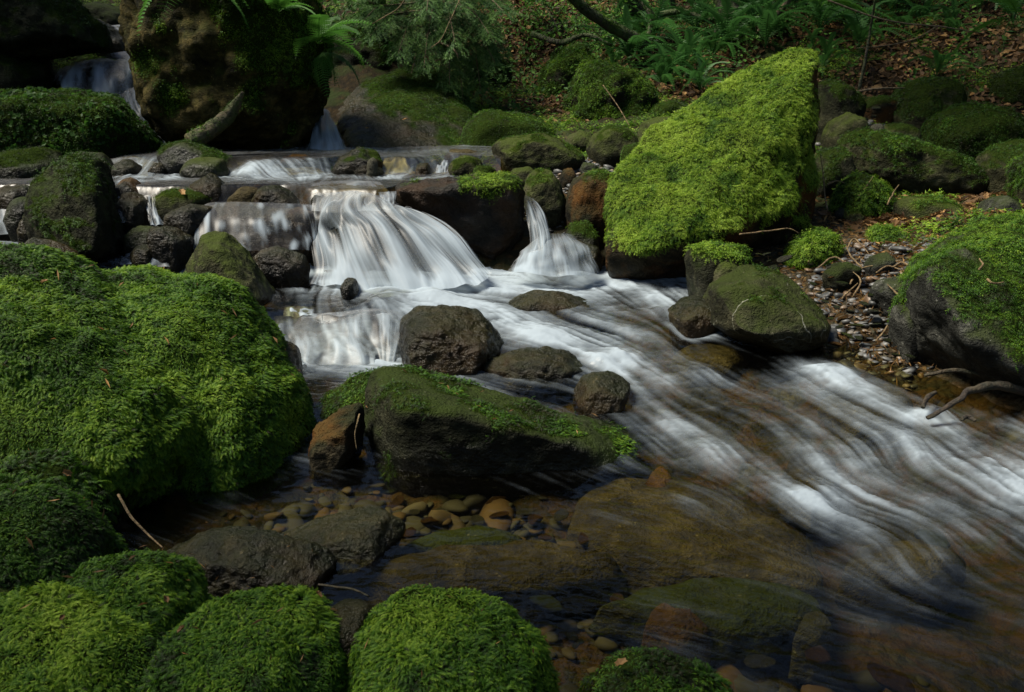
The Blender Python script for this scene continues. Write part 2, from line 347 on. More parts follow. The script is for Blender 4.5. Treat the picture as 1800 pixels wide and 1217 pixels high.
# ------------------------------------------------------------------ boulders
def parse(s):
    out = []
    for w in s.split():
        out.append([float(x) for x in w.split(',')])
    return out
ALL = {}
def rock(name, label, outline, d, th, mat='dark', cat='rock', group=None, lev=5, p=26, amp=.035, tilt=.25, extra='', front=.66, moss=None, wl=None, strata=0.0, cuts=5, seed=None, lump=0.0, freq=2.2, grow=1.02, top='', ntop=None, foot=True):
    """A boulder from the points of its outline (photo px, at forward distance d), real thickness th before and behind, extra = ridge points u,v,distance."""
    seed = sum(ord(c) * (i + 3) for i, c in enumerate(label)) % 9973
    if cuts and (not moss or moss.get('b', 0) < -.1): cuts, p = cuts + 8, max(p, 48)      # bare stone breaks along flat faces
    rng = np.random.default_rng(seed); pts = []
    o = parse(outline); z0 = min(at(q[0], q[1], d)[2] for q in o)
    for q in o:
        dd = q[2] if len(q) > 2 else d + tilt * (at(q[0], q[1], d)[2] - z0)
        pts.append(at(q[0], q[1], dd))
    pts = np.array(pts); C = (pts.min(0) + pts.max(0)) / 2
    allp = [pts]
    if front:
        for s, y in ((.90, .55), (front, 1.0)):
            f = C + s * (pts - C); f[:, 1] -= th * y; allp.append(f)
    for s, y in ((.90, .55), (.6, 1.0)):
        f = C + s * (pts - C); f[:, 1] += th * y; f[:, 2] -= th * y * np.maximum(0, (CAM_Z - f[:, 2]) / d); allp.append(f)
    if extra: allp.append(np.array([at(*q) for q in parse(extra)]))
    if front and foot and mat != 'amber':      # carry the foot of the stone down to the ground it lies on
        b = np.vstack(allp); b = b[b[:, 2] < np.percentile(b[:, 2], 40)]; b = C + (b - C) * [.86, .86, 1]
        gz = T0(b[:, 0], b[:, 1]) - .03; b[:, 2] = np.where(gz < b[:, 2], np.maximum(gz, b[:, 2] - .4), b[:, 2]); allp.append(b)
    A = np.vstack(allp); lo, hi = A.min(0), A.max(0); C = (lo + hi) / 2; Sx = (hi - lo) / 2
    Q = (A - C) / Sx; pl = hull_planes(Q)
    if cuts:
        cd = rng.normal(size=(cuts, 3)); cd[:4, 1] = -abs(cd[:4, 1]); cd /= np.linalg.norm(cd, axis=1, keepdims=True)
        sup = (Q @ cd.T).max(0); pl = np.vstack([pl, np.hstack([cd, (sup * rng.uniform(.84 if p >= 28 else .9, .985, cuts))[:, None]])])
    D, F = ico(lev)
    r = np.maximum(D @ (pl[:, :3] / pl[:, 3:]).T, 0) ** p
    r = r.sum(1) ** (-1 / p)
    V = C + Sx * D * r[:, None] * grow
    size = float(np.cbrt(Sx[0] * Sx[1] * Sx[2]) * 2); Nn = vnormals(V, F); q = V / size * freq + seed * .37
    dsp = amp * size * (fbm(q * 1.5, 6, seed, .55) + .6 * np.abs(noise(q * 2.6, seed + 5)) - .55 * np.abs(noise(q * 5.3, seed + 6)) - .3 * np.abs(noise(q * 11, seed + 7)))
    if strata:
        ax = np.array([.35, -.25, .9]); ax /= np.linalg.norm(ax)
        s = (V @ ax) / size * 9 + 1.2 * fbm(q, 3, seed + 31); dsp += strata * size * (np.abs((s % 1) - .35) - .3)
    if lump: dsp += lump * (fbm(V * 5.5, 3, seed + 11) + .4 * noise(V * 15, seed + 12))
    V = V + Nn * dsp[:, None]; Nn = vnormals(V, F)
    mk = np.zeros(len(V)); att = {}
    if moss:
        wz = moss.get('wz', .8); ns = moss.get('ns', .5); fq = moss.get('fq', 5)
        nz = Nn[:, 2] if ntop is None else Nn @ (np.array(ntop) / np.linalg.norm(ntop))
        mk = sst(0, .25, nz * wz + ns * fbm(V * fq, 4, seed + 21) + moss.get('b', 0.))
        for reg in moss.get('clear', ()):       # bare patches: u, v, radius in the picture of the stone's own face
            uu, vv = px(V); mk = mk * sst(reg[2] * .7, reg[2] * 1.1, np.hypot(uu - reg[0], vv - reg[1]) + 25 * fbm(V * 9, 3, seed + 2))
        for reg in moss.get('add', ()):
            uu, vv = px(V); mk = np.maximum(mk, sst(reg[2] * 1.1, reg[2] * .7, np.hypot(uu - reg[0], vv - reg[1]) + .45 * reg[2] * fbm(V * 7, 3, seed + 4)))
    att['moss'] = mk
    wa = np.zeros(len(V))
    if wl is not None: wa = sst(.13, .02, V[:, 2] - wl + .07 * fbm(V * 6, 3, seed + 41))
    att['wet'] = wa
    loc = np.array([C[0], C[1], V[:, 2].min()])
    ob = mesh_np(name, V, F, ROCK[mat], loc=loc, attrs=att); tag(ob, label, cat, group)
    if moss:
        dens = moss.get('n', 9000); Lm = moss.get('L', .03); dist = d
        tmpl = FR_NEAR if dist < 3.2 else (FR_MID if dist < 5.4 else FR_FAR)
        if tmpl is FR_FAR: Lm *= 1.0
        P, Nm, ar = scatter(V, F, dens, mk, seed)
        if len(P):
            hh = noise(P * 16, seed + 7) + .7 * noise(P * 34, seed + 9); P = P + Nm * (.004 + np.clip(.45 * Lm * hh, -.006, .05))[:, None]
            Vf, Ff, tn = frond_mesh(P, Nm, Lm, seed, moss.get('t', .5), tmpl, moss.get('down', 1.2), moss.get('lift', (.0, 1.0)))
            mo = mesh_np('moss', Vf - loc, Ff, MOSS, parent=ob, attrs={'tint': tn}, smooth=False); mo['kind'] = 'stuff'
    ALL[label] = (ob, V, F, Nn, mk)
    return ob
def M(**k): return k
def sunk(name, label, outline, top, mat, cat='rock', lev=5, p=20, amp=.04, thick=.12, seed=0):
    """a flat rock lying under the water: outline at height top, wider below"""
    o = parse(outline); P0 = np.array([lv(u, v, top - .02) for u, v in o]); c = P0.mean(0)
    A = np.vstack([P0, c + (P0 - c) * [.7, .7, 1] + [0, 0, .025], c + (P0 - c) * [1.1, 1.1, 1] - [0, 0, thick]]); lo, hi = A.min(0), A.max(0); C = (lo + hi) / 2; Sx = (hi - lo) / 2
    pl = hull_planes((A - C) / Sx); D, F = ico(lev); r = np.maximum(D @ (pl[:, :3] / pl[:, 3:]).T, 0) ** p; r = r.sum(1) ** (-1 / p); V = C + Sx * D * r[:, None]
    sd = sum(map(ord, label)) % 997; size = float(np.hypot(Sx[0], Sx[1])); V = V + vnormals(V, F) * (amp * size * fbm(V / size * 3.3 + sd, 5, sd) * [1])[:, None]
    V[:, 2] = np.minimum(V[:, 2], top + .012)
    loc = np.array([C[0], C[1], V[:, 2].min()]); ob = mesh_np(name, V, F, ROCK[mat], loc=loc, attrs={'moss': np.zeros(len(V)), 'wet': np.ones(len(V)) * .5}); tag(ob, label, cat); return ob
# ------------------------------------------------------------------ the boulders and rocks, front to back
# ---- foreground
rock('boulder', 'huge boulder under a thick bright green moss blanket at the left edge of the photo', '-90,440 0,418 100,440 180,500 300,585 380,650 405,740 330,860 100,930 -90,900', 2.35, .42, 'dark', 'boulder', lev=6, p=20, amp=.03, tilt=.55, moss=M(n=80000, L=.0135, b=.36, ns=.5, t=.53, wz=.6, fq=3), lump=.017, wl=0, cuts=2)
rock('boulder', 'rounded boulder with yellow green moss leaning on the huge left boulder beside the cascade', '150,470 210,458 330,474 415,492 470,555 505,640 560,735 552,800 530,870 440,915 250,930 180,700', 2.62, .40, 'dark', 'boulder', lev=6, p=18, amp=.03, tilt=.45, moss=M(n=80000, L=.013, b=.42, ns=.35, t=.55, wz=.55, fq=3), lump=.016, wl=0, cuts=2)
rock('boulder', 'pale green feathery moss mound in the bottom left corner', '-80,1090 0,1050 110,1036 200,1060 280,1110 340,1200 330,1330 -80,1330', 1.42, .22, 'dark', 'boulder', lev=5, p=14, amp=.03, moss=M(n=110000, L=.0125, b=.5, ns=.25, t=.57, wz=.5), lump=.022, cuts=0)
rock('boulder', 'low dark moss mound with orange needles between the corner mound and flat wet rock', '100,1040 170,985 250,966 320,985 355,1040 380,1100 330,1180 150,1180', 1.62, .18, 'dark', 'boulder', lev=5, p=14, amp=.03, moss=M(n=100000, L=.012, b=.40, ns=.35, t=.44, wz=.6), lump=.022, cuts=0)
rock('boulder', 'broad moss mound at the bottom edge below the flat wet rock', '250,1150 330,1075 430,1035 520,1035 570,1060 610,1130 640,1215 640,1330 240,1330', 1.44, .2, 'dark', 'boulder', lev=5, p=14, amp=.03, moss=M(n=110000, L=.0125, b=.5, ns=.3, t=.50, wz=.5), lump=.018, cuts=0)
rock('boulder', 'round moss dome at the bottom edge standing in the clear pool', '620,1110 640,1065 700,1030 770,1040 830,1048 900,1075 950,1130 985,1200 980,1330 620,1330', 1.46, .2, 'dark', 'boulder', lev=5, p=16, amp=.03, moss=M(n=110000, L=.0125, b=.55, ns=.22, t=.53, wz=.5), lump=.022, cuts=0)
rock('boulder', 'dark shaded moss mound at the left edge below the huge boulder', '-60,880 20,850 90,862 150,900 190,960 180,1030 60,1070 -60,1060', 1.78, .2, 'dark', 'boulder', lev=5, p=14, amp=.03, moss=M(n=80000, L=.013, b=.35, ns=.3, t=.33, wz=.6), lump=.018, cuts=0)  # moss tint lowered to stand in for the huge boulder's shade
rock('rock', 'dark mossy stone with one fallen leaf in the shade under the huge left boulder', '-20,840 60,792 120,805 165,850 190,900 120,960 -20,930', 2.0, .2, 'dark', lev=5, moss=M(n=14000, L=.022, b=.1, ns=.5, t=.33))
rock('rock', 'low wet rock with sparse dark moss at the bottom edge right of the moss dome', '1010,1230 1050,1165 1110,1140 1200,1150 1270,1190 1330,1260 1250,1330 1010,1330', 1.50, .16, 'wet', lev=5, p=16, moss=M(n=40000, L=.011, b=-.1, ns=.8, t=.40, fq=9), wl=0, amp=.04)
rock('rock', 'small grey stone in the shade at the far left behind the corner moss mound', '-30,1040 10,1014 60,1025 80,1050 40,1090 -30,1090', 1.62, .08, 'dark', lev=4)
rock('rock', 'flat wet black rock with needles lying between the huge boulder and the moss mounds', '280,965 330,935 420,922 500,935 560,955 595,985 590,1010 540,1040 420,1070 300,1040', 1.93, .14, 'wet', lev=6, p=26, amp=.035, strata=.02, tilt=.25)
rock('rock', 'smooth slab half sunk in the clear pool with water running over it', '490,940 560,910 650,890 700,893 712,925 690,955 620,985 530,1000', 2.08, .13, 'wet', lev=6, p=26, amp=.025, tilt=.5, front=.7)
rock('rock', 'wet black stone at the bottom between two moss mounds', '560,1075 610,1050 660,1060 665,1110 600,1150 570,1130', 1.56, .09, 'wet', lev=4, amp=.06)
# ---- the long rock in the middle
rock('boulder', 'long dark boulder with moss patches in the middle of the stream', '632,770 636,690 660,652 720,648 800,676 900,712 1000,736 1090,750 1135,776 1115,800 1040,826 900,850 740,862 660,830', 2.72, .26, 'dark', 'boulder', lev=6, p=30, amp=.022, tilt=.5, moss=M(n=26000, L=.012, b=-.33, ns=.95, t=.34, wz=.45, fq=6.5), wl=0, strata=.010, extra='700,700,2.5 820,740,2.46 1000,780,2.52', cuts=4)
rock('rock', 'dark rock with a mossy back behind the left end of the long boulder', '556,720 575,690 640,655 710,644 730,660 700,760 580,790', 2.98, .18, 'dark', lev=5, moss=M(n=22000, L=.012, b=-.2, ns=.8, t=.34, fq=7), strata=.015)
rock('rock', 'yellow brown broken rock wedged between the mossy boulder and the long boulder', '540,800 555,750 600,715 635,705 640,740 625,790 570,815 545,830', 2.62, .12, 'rust', lev=5, amp=.05, strata=.03)
rock('rock', 'round wet speckled rock with water shining on it below the main cascade', '700,600 705,560 730,542 790,538 840,548 870,575 885,600 860,640 780,655 710,640', 3.42, .22, 'wet', lev=6, p=22, amp=.035, tilt=.3, wl=.2)
rock('rock', 'small dark round rock in the current behind the long boulder', '1005,690 1020,665 1050,651 1090,655 1108,675 1100,700 1070,725 1020,725', 3.02, .12, 'wet', lev=5, p=22, amp=.03)
rock('rock', 'dark low rock awash in the white pool below the right chute', '880,525 930,512 990,515 1040,530 1080,550 1030,572 930,570', 4.0, .15, 'wet', lev=5, p=22, amp=.04)
rock('rock', 'flat tan rock barely breaking the water right of the round speckled rock', '840,640 900,615 960,608 1010,620 1040,650 980,670 880,665', 3.3, .14, 'wet', lev=5, amp=.045, strata=.03)
rock('rock', 'small wet rock at the foot of the mossy boulder beside the little step', '480,610 495,592 515,600 527,630 520,660 490,665', 3.1, .1, 'wet', lev=4)
rock('rock', 'sunken olive ledge under the little waterfall step', '490,630 540,598 640,592 705,600 712,650 640,678 500,660', 3.56, .10, 'bed', lev=5, amp=.03, wl=.4)
# ---- angular rock and left bank rocks
rock('rock', 'angular pointed grey green rock standing in front of the veil waterfall', '322,478 335,440 360,404 390,405 425,435 445,470 475,510 478,530 440,550 370,540 325,520', 3.95, .2, 'olive', lev=6, p=70, amp=.022, strata=.014, front=0, extra='372,425,3.78 395,520,3.66 340,520,3.72 440,490,3.78 460,540,3.7', cuts=3, wl=.2)
rock('boulder', 'tall dark pyramid shaped rock with mossy shoulder at the left among small cascades', '62,350 75,320 110,285 152,258 166,296 185,345 205,395 215,440 190,470 110,470 70,410', 4.45, .28, 'dark', 'boulder', lev=6, p=60, amp=.035, front=.45, foot=False, extra='130,300,4.3 165,330,4.2 175,440,4.1 110,450,4.12', moss=M(n=9000, L=.02, b=-.35, ns=.6, t=.30), wl=.34, cuts=6, strata=.012)
rock('rock', 'black wet boulder right of the pyramid rock with thin water threads', '205,360 225,335 262,350 270,390 250,415 212,410', 4.7, .15, 'wet', lev=5)
rock('rock', 'rusty wet stone on the lip right of the pyramid rock', '198,330 215,308 240,318 258,345 240,355 205,345', 4.95, .13, 'rust', lev=4, wl=.62)
rock('rock', 'smooth dark green stone with an orange oak leaf on top of it', '262,350 300,333 350,335 372,350 350,380 280,378', 4.85, .14, 'olive', lev=5, moss=M(n=6000, L=.016, b=-.45, ns=.7, t=.4))
rock('rock', 'rusty brown wet rock beside the left side of the veil waterfall', '290,395 300,370 340,357 375,365 372,395 340,412 300,412', 4.55, .15, 'rust', lev=5, wl=.6)
rock('rock', 'glossy black stone below the rusty rock beside the veil waterfall', '262,415 272,397 300,395 335,420 335,440 290,445', 4.32, .12, 'wet', lev=5)
rock('rock', 'olive rounded stone at the foot of the pyramid rock', '218,415 240,397 270,400 282,420 262,440 225,435', 4.45, .1, 'olive', lev=4, wl=.4)
rock('rock', 'small brown stone in the pool under the olive rounded stone', '230,445 245,430 270,432 278,450 255,465', 4.25, .08, 'wet', lev=4)
rock('rock', 'black pointed rock on the lip of the upper pool', '322,338 345,318 370,305 395,322 405,345 360,352', 5.0, .14, 'wet', lev=5, cuts=6)
rock('rock', 'black wet lip rock with green specks left of the main cascade', '440,352 460,330 490,325 520,345 530,362 480,365', 4.85, .12, 'wet', lev=5)
rock('rock', 'pale olive stone under fast water on the lip beside the black lip rock', '400,352 415,328 450,325 465,350 440,362', 4.95, .1, 'bed', lev=4)
rock('rock', 'grey flat topped stone among the dark water at the far left', '15,385 25,350 50,345 72,352 75,385 45,405', 4.8, .12, 'dark', lev=4, wl=.5)
rock('rock', 'small black stone below the grey flat topped stone at the far left', '38,410 48,380 70,372 80,400 65,418', 4.65, .1, 'wet', lev=4)
rock('rock', 'dark low rock in the upper pool at the far left', '-20,345 10,325 60,325 75,345 40,360 -20,360', 5.0, .14, 'wet', lev=4)
rock('rock', 'dark stone just behind the top of the left huge boulder', '20,445 60,415 95,425 140,450 120,475 30,470', 4.0, .15, 'wet', lev=4)
rock('rock', 'broad dark speckled rock at the left edge of the upper pool', '-30,300 0,268 50,262 85,262 108,290 110,308 60,315 -30,315', 5.6, .3, 'dark', lev=5, moss=M(n=6000, L=.016, b=-.5, ns=.7, t=.3), wl=.62)
rock('rock', 'pointed grey rock behind the pyramid rock at the upper pool', '138,300 150,270 170,265 190,280 195,300 160,310', 5.7, .15, 'grey', lev=4, wl=.7)
rock('rock', 'wet round stone under the small left cascade of the upper pool', '195,305 205,285 225,280 245,292 250,312 210,316', 5.62, .12, 'wet', lev=4)
rock('boulder', 'grey boulder with a bright moss patch resting at the foot of the driftwood log', '282,268 300,248 325,243 365,258 400,275 418,300 400,312 330,290 285,285', 5.75, .22, 'grey', 'boulder', lev=5, cuts=5, moss=M(n=12000, L=.018, b=-.55, ns=.9, t=.45, fq=6), wl=.70)
rock('rock', 'flat brown stone below the grey boulder on the upper pool step', '318,305 330,282 355,275 390,280 402,305 370,314', 5.5, .13, 'olive', lev=4, wl=.64)
rock('rock', 'golden tan stone in the middle of the upper pool step', '488,290 500,276 520,270 545,275 550,288 520,295', 5.95, .12, 'amber', lev=4)
rock('rock', 'olive sunken stone in the upper pool beside the golden stone', '430,290 450,275 480,272 490,288 460,298', 5.95, .12, 'bed', lev=4)
rock('boulder', 'ridge shaped boulder coated in tiny leaves at the left edge behind the upper pool', '-60,290 -40,165 60,165 120,158 195,165 235,205 278,255 270,280 120,290', 6.35, .5, 'dark', 'boulder', lev=6, p=28, amp=.03, moss=M(n=9000, L=.028, b=.22, ns=.55, t=.47, wz=.7, fq=4), lump=.02, extra='100,180,6.1 200,190,6.0')
# ---- back left cliff boulder
rock('boulder', 'great overhanging cliff boulder with ferns and moss on top between the far waterfalls', '262,190 245,130 235,60 240,-40 330,-110 520,-70 565,0 575,60 585,120 570,165 545,190 548,250 520,275 330,275 300,245', 7.0, .65, 'cliff', 'boulder', foot=False, lev=6, p=30, amp=.05, freq=3.4, tilt=-.05, extra='430,20,6.25 500,60,6.3 330,120,6.3 440,140,6.25 540,80,6.5', ntop=(.55, -.25, .75), moss=M(n=11000, L=.026, b=-.55, ns=.8, t=.70, wz=.8, fq=3.2, add=((260,110,25),(300,170,30),(465,45,85),(540,105,50),(425,5,60),(560,60,50))), cuts=7, wl=.7)
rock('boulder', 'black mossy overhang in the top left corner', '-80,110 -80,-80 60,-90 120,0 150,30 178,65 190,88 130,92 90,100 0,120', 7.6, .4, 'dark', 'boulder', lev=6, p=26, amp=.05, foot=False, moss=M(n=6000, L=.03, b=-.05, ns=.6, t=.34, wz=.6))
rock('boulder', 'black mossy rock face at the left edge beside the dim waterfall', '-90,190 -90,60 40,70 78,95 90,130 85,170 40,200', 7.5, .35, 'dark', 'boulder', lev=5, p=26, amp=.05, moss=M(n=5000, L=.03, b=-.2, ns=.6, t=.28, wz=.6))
rock('rock', 'wet black ledge the far left waterfall slides over', '80,260 85,150 120,118 180,100 250,95 275,150 300,250 180,280', 7.95, .3, 'wet', lev=5, amp=.05)
rock('rock', 'dark slab at the top left above the far waterfall', '115,60 130,10 200,5 250,30 250,70 200,100 150,85', 9.3, .4, 'dark', lev=5, strata=.02, foot=False)
rock('rock', 'wet layered shelf beside the topmost cascade', '125,50 160,30 200,45 245,75 260,90 200,95 140,80', 8.9, .3, 'wet', lev=5, strata=.03)
# ---- bedrock and mossy mounds, centre back
rock('bedrock', 'smooth dark bedrock slope with wet sheen right of the narrow far waterfall', '545,300 570,230 590,165 640,125 720,112 800,140 835,185 860,230 900,290 750,310', 8.0, .4, 'wet', 'bedrock', lev=6, p=40, amp=.03, foot=False, tilt=.9, front=.85, extra='610,272,6.6 760,288,6.7 840,285,6.8 700,200,7.3', moss=M(n=16000, L=.018, b=-1.2, ns=.5, t=.44, fq=2.2, add=((700,150,60),(760,165,60),(810,190,40),(640,130,25),(790,240,25))), strata=.012)
rock('bedrock', 'dark mossy rock wall in the gap above the narrow far waterfall', '548,190 552,90 575,40 630,30 690,70 715,120 690,165 620,200', 8.7, .35, 'dark', 'bedrock', lev=5, p=30, amp=.05, tilt=.3, moss=M(n=6000, L=.028, b=-.25, ns=.7, t=.30, wz=.6, fq=3))  # added rock; its dark colour stands in for shade in the gap
rock('boulder', 'low rounded mound of even green moss behind the upstream rocks', '800,290 815,215 850,192 900,195 950,205 985,235 985,260 880,290', 7.2, .4, 'dark', 'boulder', lev=5, p=16, amp=.02, moss=M(n=9000, L=.020, b=.5, ns=.2, t=.50, wz=.5))
rock('boulder', 'mossy hump with hanging moss at the foot of the leaf gully', '935,200 945,130 975,90 1020,80 1050,110 1040,190 1000,230', 9.0, .4, 'dark', 'boulder', lev=5, p=18, amp=.05, moss=M(n=8000, L=.035, b=.1, ns=.5, t=.58), lump=.05)
rock('boulder', 'dark mossy bank boulder with brown leaves behind the upstream cobbles', '990,225 1000,140 1040,105 1100,115 1150,150 1165,200 1150,240 1050,250', 8.0, .45, 'dark', 'boulder', lev=5, p=18, amp=.05, moss=M(n=9000, L=.03, b=.15, ns=.55, t=.58), lump=.05)
rock('boulder', 'mossy lump under the spruce boughs left of the leaf gully', '800,170 815,110 850,85 890,105 905,160 870,200 820,195', 9.2, .4, 'dark', 'boulder', lev=5, p=18, amp=.05, moss=M(n=6000, L=.04, b=.05, ns=.5, t=.34), lump=.05)
rock('rock', 'small mossy stone at the end of the bank beside the tall green boulder', '1140,215 1150,185 1180,175 1215,190 1215,215 1180,225', 7.6, .2, 'dark', lev=4, moss=M(n=7000, L=.025, b=.25, ns=.3, t=.42))
# ---- upstream rocks right of the pool
rock('boulder', 'large olive rock with a dark undercut in the row of upstream rocks', '862,262 875,245 905,237 955,233 985,250 1020,262 1030,280 1010,298 940,296 880,285', 6.0, .28, 'olive', 'boulder', lev=6, p=30, amp=.025, extra='960,245,5.85 975,290,5.8', moss=M(n=9000, L=.016, b=-.62, ns=.8, t=.52, fq=7), wl=.55, cuts=4)
rock('rock', 'round olive boulder with orange needles at its left in the row of upstream rocks', '1030,262 1042,238 1070,220 1100,222 1128,245 1120,265 1075,282 1040,282', 6.15, .25, 'olive', lev=5, p=24, amp=.02, moss=M(n=9000, L=.016, b=-.6, ns=.8, t=.5, fq=6))
rock('rock', 'pale rounded stone peeking behind the two olive upstream boulders', '992,252 1000,238 1020,229 1040,235 1045,255 1020,262', 6.6, .16, 'olive', lev=4)
rock('rock', 'light grey green flat boulder beside the left shoulder of the tall green boulder', '1118,240 1130,215 1160,204 1200,205 1225,215 1210,245 1150,255', 6.5, .25, 'olive', lev=5, p=26)
rock('rock', 'small grey green stone in the gap below the light flat boulder', '1105,260 1115,243 1140,240 1150,255 1130,268', 6.1, .12, 'olive', lev=4)
rock('rock', 'small mossy rock left of the tall green boulder shoulder', '1092,280 1098,258 1125,252 1140,262 1135,285 1105,292', 5.75, .12, 'dark', lev=4, moss=M(n=12000, L=.016, b=.2, ns=.3, t=.58))
rock('rock', 'dark rock streaked with moss in the white step of the upper pool', '582,300 600,275 630,260 660,265 675,285 665,305 610,308', 5.7, .16, 'wet', lev=5, moss=M(n=9000, L=.014, b=-.5, ns=.8, t=.42))
rock('rock', 'tan chip of stone at the right end of the dark streaked rock', '643,285 655,276 665,282 663,292 648,294', 5.5, .04, 'pale', lev=3)
rock('rock', 'round olive rock right of the small white steps', '787,300 795,280 820,272 845,280 850,300 820,312 795,310', 5.62, .15, 'olive', lev=5, moss=M(n=7000, L=.014, b=-.55, ns=.7, t=.5))
rock('rock', 'small mossy rock between the round olive rock and the ledge', '828,310 838,293 860,290 872,300 868,315 840,318', 5.35, .08, 'olive', lev=4, moss=M(n=12000, L=.014, b=-.25, ns=.7, t=.55))
rock('rock', 'tan stone under thin water at the brink of the small right steps', '780,275 792,263 830,262 850,270 830,280', 6.3, .12, 'bed', lev=4)
rock('rock', 'olive rock with a pointed top between the ledge and the rusty rock', '915,345 925,310 945,293 970,300 990,335 997,365 970,385 925,375', 5.15, .16, 'olive', lev=5, p=30, moss=M(n=10000, L=.016, b=-.42, ns=.8, t=.5, fq=7), cuts=5)
rock('rock', 'half hidden grey stone behind the ledge under the large olive rock', '890,315 900,297 930,293 945,305 935,322', 5.6, .12, 'olive', lev=4)
rock('rock', 'small tan block wedged among the stones above the rusty rock', '982,315 990,297 1005,294 1015,310 1005,325', 5.5, .08, 'rust', lev=3)
rock('rock', 'small flat grey stone in the dark gap beside the tan block', '1018,298 1025,285 1045,288 1050,300 1030,306', 5.7, .08, 'grey', lev=3)
rock('boulder', 'dark rock with a rusty orange face beside the left edge of the tall green boulder', '993,390 996,345 1010,310 1030,295 1068,293 1085,320 1075,405 1040,420', 5.0, .2, 'rust', 'boulder', lev=5, p=34, moss=M(n=12000, L=.016, b=-.60, ns=.5, t=.5), cuts=4)
rock('rock', 'low mossy stone at the water foot of the rusty faced rock', '990,415 1000,393 1030,390 1050,410 1055,440 1010,440', 4.72, .1, 'dark', lev=4, moss=M(n=14000, L=.014, b=-.3, ns=.5, t=.55), wl=.3)
rock('rock', 'wet brown stone sloping into the right chute pool', '985,430 1010,420 1050,430 1062,455 1055,480 1010,470', 4.62, .12, 'wet', lev=4)
rock('ledge', 'dark undercut ledge with a mossy flat top between main cascade and right chute', '690,360 695,325 760,315 850,308 905,308 922,330 925,400 925,440 900,475 860,440 800,400 740,372', 4.85, .2, 'slab', 'rock ledge', foot=False, lev=6, p=36, amp=.042, strata=.02, tilt=.3, extra='700,335,4.62 840,330,4.58 905,322,4.6 850,400,4.62', moss=M(n=14000, L=.016, b=-.95, ns=.6, t=.66, wz=.9, fq=4, add=((860,318,32),(820,322,18),(895,316,20))), cuts=3, wl=.2)
# ---- the tall green boulder
rock('boulder', 'tall slanting boulder covered in bright yellow green moss right of the chute', '1060,500,4.5 1062,420,4.5 1066,330,4.7 1090,290,4.85 1140,235,5.0 1190,205,5.1 1250,160,5.2 1330,112,5.3 1385,90,5.3 1430,90,5.25 1442,110,5.25 1440,250,5.1 1436,390,5.0 1420,440,5.0 1220,510,4.75', 5.0, .3, 'rust', 'boulder', lev=6, p=34, amp=.016, front=0, extra='1062,440,4.42 1110,440,4.28 1170,428,4.22 1300,395,4.36 1395,362,4.55 1418,250,4.75 1424,120,5.0 1100,520,4.5 1200,510,4.55 1350,440,4.75', ntop=(-.30, -.42, .75), moss=M(n=42000, L=.018, clear=((1085,460,48),(1150,485,45),(1063,400,14)), b=-.04, ns=.34, t=.74, wz=.8, fq=4, lift=(.0, 1.1)), lump=.034, wl=.2, cuts=0)
# ---- right bank
rock('rock', 'small rock with a flat mossy cap below the tall green boulder at the water', '1205,450 1210,435 1250,430 1310,437 1318,455 1290,480 1240,505 1215,480', 4.0, .13, 'dark', lev=5, p=28, amp=.03, moss=M(n=24000, L=.02, b=-.36, ns=.35, t=.60), wl=.2)
rock('boulder', 'dark rock with white quartz veins and moss tufts at the right waterside', '1236,530 1250,498 1300,468,3.9 1350,464,3.9 1395,490,3.85 1440,540,3.7 1462,578,3.6 1450,610,3.5 1380,625,3.42 1300,600,3.5 1250,570,3.6', 3.7, .2, 'vein', 'boulder', lev=6, p=70, amp=.02, tilt=.5, strata=.018, front=0, extra='1262,512,3.55 1330,505,3.52 1440,578,3.40 1310,590,3.36 1400,540,3.62', moss=M(n=14000, L=.016, b=-.95, ns=.95, t=.40, fq=7), cuts=6, wl=.12)
rock('rock', 'thin grey wedge shaped stone leaning between the mossy capped rock and the veined rock', '1252,500 1256,470 1275,455 1300,470 1300,500 1270,510', 3.88, .06, 'olive', lev=4)
rock('rock', 'low dark rock with water curling round it left of the veined rock', '1175,545 1190,527 1225,520 1250,530 1262,560 1220,572 1185,565', 3.75, .14, 'wet', lev=5)
rock('boulder', 'big grey boulder with ragged moss at the right edge of the photo', '1590,560 1600,500 1640,440 1720,400 1800,375 1880,370 1900,640 1830,700 1720,672 1620,640 1590,610', 3.35, .4, 'grey', 'boulder', lev=6, p=26, amp=.035, tilt=.5, extra='1640,480,3.1 1700,600,2.95 1780,640,2.9', moss=M(n=22000, L=.017, b=-.14, ns=.85, t=.50, wz=.75, fq=3.4, clear=((1640,560,60),(1700,620,70))), cuts=5, wl=.10, strata=.01)
rock('boulder', 'grey olive block with a mossy top on the right bank', '1575,395 1572,360 1585,345 1630,343 1670,352 1700,378 1690,400 1650,430 1600,428', 4.9, .22, 'olive', 'boulder', lev=5, p=34, amp=.025, moss=M(n=12000, L=.018, b=-.62, ns=.6, t=.48), cuts=5)
rock('rock', 'pale blue grey pointed stone lying against the big grey boulder', '1535,510 1548,492 1600,484 1632,484 1610,505 1580,528 1548,528', 3.75, .1, 'grey', lev=5, p=30, strata=.015)
rock('rock', 'brown round stone tucked under the pale pointed stone', '1572,560 1580,535 1610,535 1620,560 1605,585 1580,580', 3.45, .1, 'grey', lev=4)
rock('boulder', 'long mossy slab sloping down to the right on the right bank', '1475,265 1490,235 1530,228 1600,245 1680,275 1740,305 1765,322 1700,345 1640,350 1560,330 1490,310', 5.7, .3, 'olive', 'boulder', lev=6, p=26, amp=.03, moss=M(n=9000, L=.026, b=-.05, ns=.5, t=.46, wz=.7, fq=3), lump=.02)
rock('boulder', 'upright mossy boulder with a bare grey left face on the right bank', '1560,215 1575,175 1600,145 1640,134 1675,140 1685,175 1665,215 1620,245', 7.2, .35, 'olive', 'boulder', lev=5, p=24, amp=.03, moss=M(n=8000, L=.028, b=.0, ns=.4, t=.42), lump=.02)
